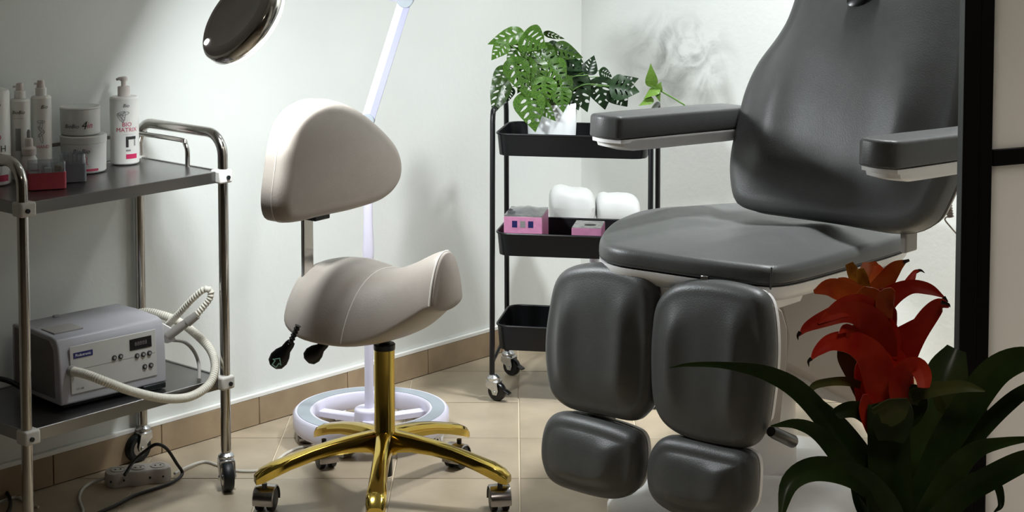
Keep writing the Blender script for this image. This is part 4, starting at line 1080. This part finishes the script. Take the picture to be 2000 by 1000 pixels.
# leg pads
fl = math.radians(4); LN = (-B_*math.cos(fl)+Z*math.sin(fl)*0.6).normalized()
LP0 = V((.108, 3.763, .5))
def legpad(out, name, thick, hf, dz=0):
    pts = [onp(x, y, LP0+B_*dz, LN) for x, y in out]; c = sum(pts, V((0, 0, 0)))/len(pts)
    mb_, Q, nor = pillow(pts, LN, thick, dome=.014, edge=.026, hfun=(lambda q: hf(q-c)), rings=16, es=7)
    o = part(name, mb_, M['leather'], ch, ang=80)
    q = MB(); q.tube([p-LN*(thick-.012)+n_*.003 for p, n_ in zip(Q, nor)], .0022, 6, closed=True); part('piping', q, M['leather_dk'], o)
    q = MB(); q.loft([[c+(p-c)*k-LN*d_ for p in Q] for k, d_ in ((.96, thick+.001), (.95, thick+.012), (.85, thick+.018))]); part('pad_back', q, M['whitep'], o)
    return o
def hl(d):
    u, v_ = d.dot(U_), d.z
    return .016*(math.exp(-((u-.085)/.032)**2)+math.exp(-((u+.090)/.034)**2))*math.exp(-((v_-.0)/.12)**4)+.002*noise.noise(d*12)
def hl2(d):
    u, v_ = d.dot(U_), d.z
    return .009*math.exp(-((u-.07)/.04)**2)*math.exp(-(v_/.06)**2)+.006*math.exp(-(u/.12)**2-((v_+.045)/.03)**2)+.003*noise.noise(d*14)
legpad([(1110, 521), (1175, 516), (1235, 531), (1262, 558), (1270, 620), (1268, 720), (1262, 785), (1245, 815), (1222, 826), (1165, 815), (1105, 802), (1072, 775), (1060, 735), (1056, 670), (1064, 600), (1078, 545)], 'leg_pad', .050, hl)
legpad([(1312, 555), (1370, 549), (1440, 560), (1478, 578), (1492, 620), (1496, 700), (1488, 790), (1476, 850), (1450, 878), (1400, 876), (1340, 862), (1292, 835), (1268, 790), (1262, 720), (1264, 650), (1275, 590)], 'leg_pad', .050, hl)
legpad([(1085, 808), (1140, 818), (1205, 838), (1233, 855), (1241, 890), (1236, 940), (1218, 970), (1180, 979), (1120, 966), (1070, 945), (1050, 905), (1049, 860), (1060, 822)], 'foot_pad', .050, hl2, -.01)
legpad([(1290, 856), (1340, 862), (1400, 876), (1440, 886), (1458, 905), (1460, 950), (1452, 1000), (1420, 1022), (1370, 1020), (1300, 1004), (1262, 970), (1254, 920), (1264, 878)], 'foot_pad', .050, hl2, -.01)
# brackets of the leg rests
def side_plate(name, pxs, off, thick, m, P=None, bev=.004):
    Pp = P if P is not None else B0+U_*off
    q = MB(); q.prism([onp(x, y, Pp, U_) for x, y in pxs], U_*(-thick)); return part(name, q, m, ch, bev=bev, seg=2, ang=40)
side_plate('leg_frame', [(1512, 592), (1528, 606), (1538, 640), (1538, 700), (1530, 780), (1524, 836), (1500, 850), (1490, 800), (1490, 640)], .06, .03, M['shaded_beigep'])
for dx_ in (-.155, .135):
    q = MB(); c = LP0+U_*(.215+dx_)+B_*.06; zc = zat(690, c.y)
    q.obox(V((c.x, c.y, zc+.01)), U_*.03, B_*.012, Z*.16); lab(part('leg_bracket', q, M['shaded_beigep'], ch, bev=.003), 'white bracket behind the leg pad')
    q = MB(); q.obox(V((c.x, c.y, zat(575, c.y)))+B_*.06, U_*.020, B_*.05, Z*.010); part('hinge', q, M['whitep'], ch, bev=.003)
    q = MB(); c2 = V((c.x, c.y, zat(545 if dx_ > 0 else 520, c.y)))-B_*.03; q.obox(c2, U_*.008, B_*.004, Z*.012); part('catch', q, M['gunmetal'], ch, bev=.001)
# under-seat mechanism cover and pedestal
side_plate('mechanism_cover', [(1505, 556), (1620, 545), (1755, 512), (1745, 590), (1740, 640), (1738, 720), (1735, 800), (1690, 798), (1600, 752), (1530, 716), (1536, 660), (1525, 610)], -.02, .36, M['shaded_beigep'], bev=.012)
q = MB(); P_ = B0-U_*.018; q.tube([onp(1490, 596, P_, U_), onp(1520, 593, P_, U_), onp(1556, 584, P_, U_)], .0026, 8); q.obox(onp(1555, 585, P_, U_), U_*.004, B_*.006, Z*.005); lab(part('release_rod', q, M['blackplastic'], ch), 'thin black release rod')
bp = chc+B_*.02
q = MB(); q.lathe([(.09, .10), (.085, .30), (.085, .50)], V((bp.x, bp.y, 0)), n=32, sx=1, sy=1); part('column', q, M['whitep'], ch)
ring = [(.30, .0), (.31, .012), (.31, .05), (.295, .075), (.22, .10), (.10, .115)]
rows = []
for r, z in ring:
    row = []
    for k in range(48):
        a = 2*math.pi*k/48; row.append(bp+U_*(math.copysign(abs(math.cos(a))**.7, math.cos(a))*r*.82)+B_*(math.copysign(abs(math.sin(a))**.7, math.sin(a))*r*1.15)+Z*z)
    rows.append(row)
q = MB(); q.loft(rows); lab(part('base_cover', q, M['whitep'], ch, ang=60), 'white floor base')
q = MB(); a_, b_ = onp(1513, 846, B0+U_*.08, U_), onp(1548, 862, B0+U_*.08, U_); q.tube([a_-(b_-a_)*.2, a_, b_, b_+(b_-a_)*.12], [.010, .012, .013, .008], 14); lab(part('foot_lever', q, M['blackplastic'], ch), 'black rubber-tipped lever')
# coiled cord at the back right
cx = aty(1852, 365, 3.95); q = ribbed([aty(1850, 340, 3.95), aty(1850, 380, 3.95), aty(1856, 424, 3.95)], .0075, .006, .22, 12); o = lab(part('coiled_cord', q, M['shaded_beigep'], ch), 'beige coiled remote cord')
q = MB(); q.tube(smooth([aty(1848, 424, 3.95), aty(1846, 430, 3.95), aty(1858, 445, 3.95), aty(1880, 470, 3.97)], 5), .0018, 6); part('cord_tail', q, M['shaded_beigep'], ch)
q = MB(); q.obox(aty(1775, 470, 3.86), U_*.008, B_*.025, Z*.024); part('recline_bracket', q, M['hosegrey'], ch, bev=.004)

# ============================================================ BLACK DOOR FRAME WITH PANE
yf = 2.95; xl = (1871-1000)/F*yf/ (math.cos(PITCH)**0); xl = aty(1871, 500, yf).x; xr = aty(1931, 500, yf).x; GD = V((.91, .41, 0)).normalized(); GN = V((-GD.y, GD.x, 0))
fr = MB(); wd = (xr-xl); 
dr = thing('glazed_door', 'black metal framed door with pale frosted panes at the right edge', 'door', (xl, yf, 0))
q = MB(); q.obox(V((xl+wd*.27, yf, 1.15)), V((wd*.27, 0, 0)), V((0, .018, 0)), Z*1.15); part('jamb', q, M['framepaint'], dr, bev=.002)
q = MB(); q.obox(V((xl+wd*.77, yf+.004, 1.15)), V((wd*.225, 0, 0)), V((0, .016, 0)), Z*1.15); part('stile', q, M['framepaint'], dr, bev=.002)
gp = V((xr-.002, yf+.004, 0)); GL = .75
zb = aty(1940, 308, yf).z
for z0, hh in ((zb, .0135), (2.27, .03), (.03, .03)):
    q = MB(); q.obox(gp+GD*(GL/2)+Z*z0, GD*(GL/2), GN*.013, Z*hh); part('rail', q, M['framepaint'], dr, bev=.001)
q = MB(); q.obox(gp+GD*(GL+.02)+Z*1.15, GD*.025, GN*.016, Z*1.15); part('stile', q, M['framepaint'], dr, bev=.002)
for z0, z1 in ((.06, zb-.0135), (zb+.0135, 2.24)):
    q = MB(); q.obox(gp+GD*(GL/2)+Z*((z0+z1)/2), GD*(GL/2), GN*.003, Z*((z1-z0)/2)); lab(part('pane', q, M['frost'], dr), 'pale frosted pane')

# ============================================================ BROMELIAD
bc_ = aty(1748, 1050, 2.62); zpot = aty(1748, 1075, 2.62).z
t = thing('bromeliad', 'potted bromeliad with a red and orange flower spike and dark strap leaves', 'plant', (bc_.x, 2.62, zpot-.16)); br = t
pb = V((bc_.x, 2.62, zpot-.16))
q = MB(); q.lathe([(.060, 0), (.063, .004), (.080, .15), (.084, .152), (.084, .162), (.078, .162), (.074, .145), (.01, .145)], pb, n=36); part('pot', q, M['pot'], t)
q = MB(); q.lathe([(.073, .142), (.073, .150), (.01, .153)], pb, n=24); part('soil', q, M['soil'], t)
def strapleaf(path, ws, y0, y1, m, name, fold=.25, tilt=0, k=5, roll=0):
    """path in picture points, ws full widths in picture pixels along it, depth from y0 (first) to y1 (last)"""
    n = len(path); P = []
    for i, p in enumerate(path):
        f = i/(n-1); yy = y0+(y1-y0)*f if not isinstance(y1, list) else y1[i]
        P.append(aty(p[0], p[1], yy))
    W_ = [V((w_*y0/F/2, 0, 0)) for w_ in ws]; P2 = smooth(P, k); W2 = smooth(W_, k); rows = []
    for i, p in enumerate(P2):
        a = P2[max(0, i-1)]; b = P2[min(len(P2)-1, i+1)]; tg = (b-a).normalized(); tc = (V((0, 0, HC))-p).normalized()
        s_ = tg.cross(tc).normalized(); nn = s_.cross(tg).normalized()
        if roll: 
            rm = Matrix.Rotation(roll, 3, tg); s_ = rm @ s_; nn = rm @ nn
        w_ = max(.0003, W2[i].x); th_ = .0007
        u = [-1, -.6, -.2, .0, .2, .6, 1]
        topr = [p+s_*(w_*x)+nn*(w_*fold*(abs(x)**1.3)) for x in u]
        rows.append([q_+nn*th_ for q_ in topr]+[q_-nn*th_ for q_ in reversed(topr)])
    q = MB(); q.loft(rows); return part(name, q, m, br, ang=60)
G = [([(1748, 1075), (1735, 985), (1650, 868), (1570, 772), (1500, 730), (1420, 714), (1350, 712), (1308, 718)], [20, 40, 44, 40, 30, 14, 8, 2], 2.60, 2.45, 'strap'),
     ([(1745, 1075), (1715, 990), (1650, 905), (1600, 848), (1555, 828), (1506, 832)], [20, 36, 38, 30, 20, 3], 2.58, 2.45, 'strap'),
     ([(1750, 1075), (1745, 1010), (1700, 950), (1645, 922), (1585, 917), (1542, 945), (1525, 1010)], [24, 44, 50, 48, 46, 36, 10], 2.56, 2.42, 'strap'),
     ([(1750, 1075), (1760, 1000), (1690, 900), (1640, 830), (1595, 775)], [20, 40, 44, 34, 6], 2.66, 2.60, 'strap'),
     ([(1755, 1080), (1772, 1000), (1800, 900), (1832, 800), (1850, 730), (1868, 682)], [40, 76, 84, 88, 84, 40], 2.66, 2.74, 'strap'),
     ([(1755, 1080), (1790, 990), (1838, 880), (1895, 788), (1945, 725), (2000, 700), (2050, 706)], [20, 46, 58, 62, 58, 46, 20], 2.60, 2.52, 'strap'),
     ([(1760, 1080), (1810, 985), (1870, 890), (1930, 825), (1985, 775), (2040, 742)], [20, 40, 42, 34, 30, 16], 2.64, 2.60, 'strap'),
     ([(1760, 1080), (1812, 1000), (1860, 925), (1905, 880), (1960, 864), (2020, 856)], [24, 44, 48, 34, 20, 8], 2.56, 2.46, 'strap'),
     ([(1765, 1080), (1830, 1015), (1880, 966), (1940, 930), (2000, 900), (2050, 885)], [24, 44, 46, 46, 40, 20], 2.54, 2.44, 'strap'),
     ([(1765, 1080), (1830, 985), (1880, 945), (1920, 930), (1948, 948), (1955, 985), (1942, 1000)], [10, 20, 22, 20, 18, 12, 3], 2.60, 2.55, 'strap'),
     ([(1755, 1085), (1742, 1000), (1737, 900), (1735, 835), (1733, 800), (1732, 788)], [60, 84, 84, 82, 78, 74], 2.55, 2.56, 'strap'),
     ([(1755, 1085), (1790, 1000), (1805, 900), (1808, 800), (1800, 770)], [40, 80, 90, 80, 50], 2.70, 2.72, 'strap'),
     ([(1740, 1085), (1690, 1000), (1672, 950), (1655, 920)], [20, 30, 24, 4], 2.62, 2.60, 'strap'),
     ([(1722, 810), (1702, 770), (1680, 725), (1655, 690), (1640, 668)], [40, 62, 62, 48, 6], 2.64, 2.66, 'strap'),
     ([(1745, 830), (1768, 800), (1790, 775), (1800, 762)], [50, 70, 60, 30], 2.58, 2.56, 'strap'),
     ([(1740, 860), (1742, 825), (1740, 800), (1738, 782)], [50, 80, 86, 74], 2.52, 2.50, 'strap'),
     ([(1725, 850), (1700, 815), (1670, 800), (1640, 805), (1608, 822)], [30, 40, 34, 26, 4], 2.60, 2.56, 'strap'),
     ([(1780, 772), (1815, 762), (1850, 757), (1885, 755), (1924, 764)], [26, 30, 26, 22, 3], 2.54, 2.50, 'straplt'),
     ([(1732, 828), (1740, 806), (1738, 790), (1735, 780)], [20, 56, 74, 72], 2.50, 2.47, 'straplt'),
     ([(1785, 790), (1787, 772), (1792, 752)], [14, 24, 24], 2.55, 2.54, 'straplt'),
     ([(1680, 752), (1655, 745), (1620, 746), (1590, 754), (1576, 776)], [14, 18, 16, 14, 3], 2.60, 2.55, 'straplt'),
     ([(1715, 665), (1700, 648), (1680, 640), (1662, 638)], [16, 24, 20, 4], 2.60, 2.58, 'straplt'),
     ([(1740, 1085), (1715, 1020), (1695, 960)], [30, 30, 10], 2.5, 2.5, 'strap')]
for p, ws, y0, y1, m in G: strapleaf(p, ws, y0, y1, M[m], 'leaf')
q = MB(); q.tube([pb+Z*.15, aty(1745, 950, 2.62), aty(1735, 850, 2.62), aty(1722, 720, 2.62), aty(1702, 570, 2.62)], [.012, .012, .011, .010, .008], 12); lab(part('flower_stalk', q, M['red'], br), 'red flower stalk')
RB = [([(1728, 840), (1724, 790), (1718, 740), (1700, 694), (1665, 670), (1625, 668), (1598, 685), (1583, 704)], [40, 56, 66, 60, 46, 34, 20, 2], 2.59, 2.50, 'red'),
      ([(1728, 840), (1722, 780), (1716, 720), (1712, 690)], [60, 100, 96, 70], 2.615, 2.60, 'red'),
      ([(1745, 830), (1750, 770), (1752, 720), (1745, 685)], [40, 66, 60, 30], 2.58, 2.57, 'red'),
      ([(1722, 705), (1718, 670), (1706, 636), (1684, 616), (1650, 610), (1605, 625), (1575, 640), (1561, 656)], [56, 66, 62, 50, 40, 30, 18, 2], 2.58, 2.48, 'red'),
      ([(1720, 660), (1705, 625), (1680, 602), (1650, 600), (1620, 616), (1598, 632)], [50, 60, 56, 40, 24, 3], 2.57, 2.50, 'red'),
      ([(1710, 680), (1690, 672), (1668, 655), (1652, 642), (1638, 652)], [20, 30, 28, 20, 2], 2.56, 2.52, 'red'),
      ([(1712, 620), (1690, 590), (1655, 572), (1620, 562), (1590, 570)], [50, 54, 44, 36, 8], 2.60, 2.52, 'orange'),
      ([(1712, 610), (1715, 575), (1732, 545), (1750, 522), (1772, 508)], [40, 46, 36, 26, 3], 2.63, 2.60, 'orange'),
      ([(1722, 640), (1722, 600), (1745, 575), (1780, 560), (1815, 565), (1846, 582)], [50, 50, 40, 28, 22, 2], 2.62, 2.58, 'red'),
      ([(1760, 575), (1772, 560), (1780, 544), (1788, 530), (1796, 530)], [20, 22, 16, 7, 2], 2.66, 2.68, 'red'),
      ([(1738, 800), (1745, 740), (1762, 695), (1790, 652), (1818, 612), (1838, 594), (1853, 600)], [50, 70, 60, 42, 36, 24, 3], 2.605, 2.52, 'red'),
      ([(1730, 700), (1745, 668), (1768, 645), (1795, 628), (1815, 612)], [50, 44, 24, 18, 10], 2.60, 2.57, 'red'),
      ([(1760, 790), (1756, 750), (1770, 722), (1792, 716), (1803, 735), (1804, 758)], [40, 40, 38, 36, 34, 22], 2.56, 2.50, 'red'),
      ([(1728, 700), (1726, 660), (1716, 630), (1708, 612)], [50, 66, 56, 30], 2.575, 2.56, 'red'),
      ([(1715, 650), (1718, 610), (1728, 585), (1745, 572)], [70, 70, 56, 14], 2.58, 2.56, 'red'),
      ([(1705, 640), (1700, 605), (1698, 585), (1680, 565)], [70, 76, 60, 20], 2.58, 2.55, 'orange'),
      ([(1728, 620), (1728, 590), (1735, 575), (1745, 565)], [30, 36, 30, 10], 2.55, 2.52, 'orange'),
      ([(1700, 600), (1700, 560), (1700, 530), (1698, 512)], [34, 44, 44, 26], 2.63, 2.65, 'orange'),
      ([(1705, 600), (1712, 560), (1716, 535), (1712, 518)], [24, 34, 30, 12], 2.62, 2.63, 'orange'),
      ([(1690, 590), (1680, 560), (1668, 535), (1658, 514)], [24, 28, 26, 16], 2.60, 2.60, 'yellow'),
      ([(1692, 590), (1688, 560), (1684, 540), (1680, 524)], [20, 24, 22, 14], 2.58, 2.57, 'yellow'),
      ([(1680, 580), (1665, 560), (1650, 550), (1637, 545)], [20, 22, 18, 6], 2.58, 2.56, 'orange'),
      ([(1740, 870), (1715, 845), (1695, 800), (1690, 770)], [30, 40, 36, 10], 2.58, 2.56, 'red')]
for p, ws, y0, y1, m in RB: strapleaf(p, ws, y0, y1, M[m], 'bract', fold=.18)
for p, y in (([(1563, 648), (1558, 656), (1559, 664)], 2.48), ([(1585, 700), (1579, 706), (1580, 716)], 2.50), ([(1843, 580), (1850, 590)], 2.58), ([(1788, 531), (1798, 528), (1806, 533)], 2.68), ([(1838, 590), (1852, 594), (1856, 600)], 2.52), ([(1765, 512), (1776, 508)], 2.60)):
    lab(strapleaf(p, [8, 5, 1][:len(p)], y, y, M['tipdk'], 'dry_tip'), 'dark curled dry tip')
# stand for the plant, below the frame
t = thing('plant_stand', 'stand carrying the bromeliad, below the picture edge', 'plant stand', (pb.x, pb.y, 0))
q = MB(); q.lathe([(.10, pb.z-.02), (.10, pb.z)], V((pb.x, pb.y, 0)), n=32); part('top', q, M['framepaint'], t, bev=.002)
for k in range(3):
    a = 2*math.pi*k/3+.4; d = V((math.cos(a), math.sin(a), 0)); q = MB(); q.cyl(V((pb.x, pb.y, pb.z-.018))+d*.08, V((pb.x, pb.y, .0))+d*.10, .008, 10); part('leg', q, M['framepaint'], t)
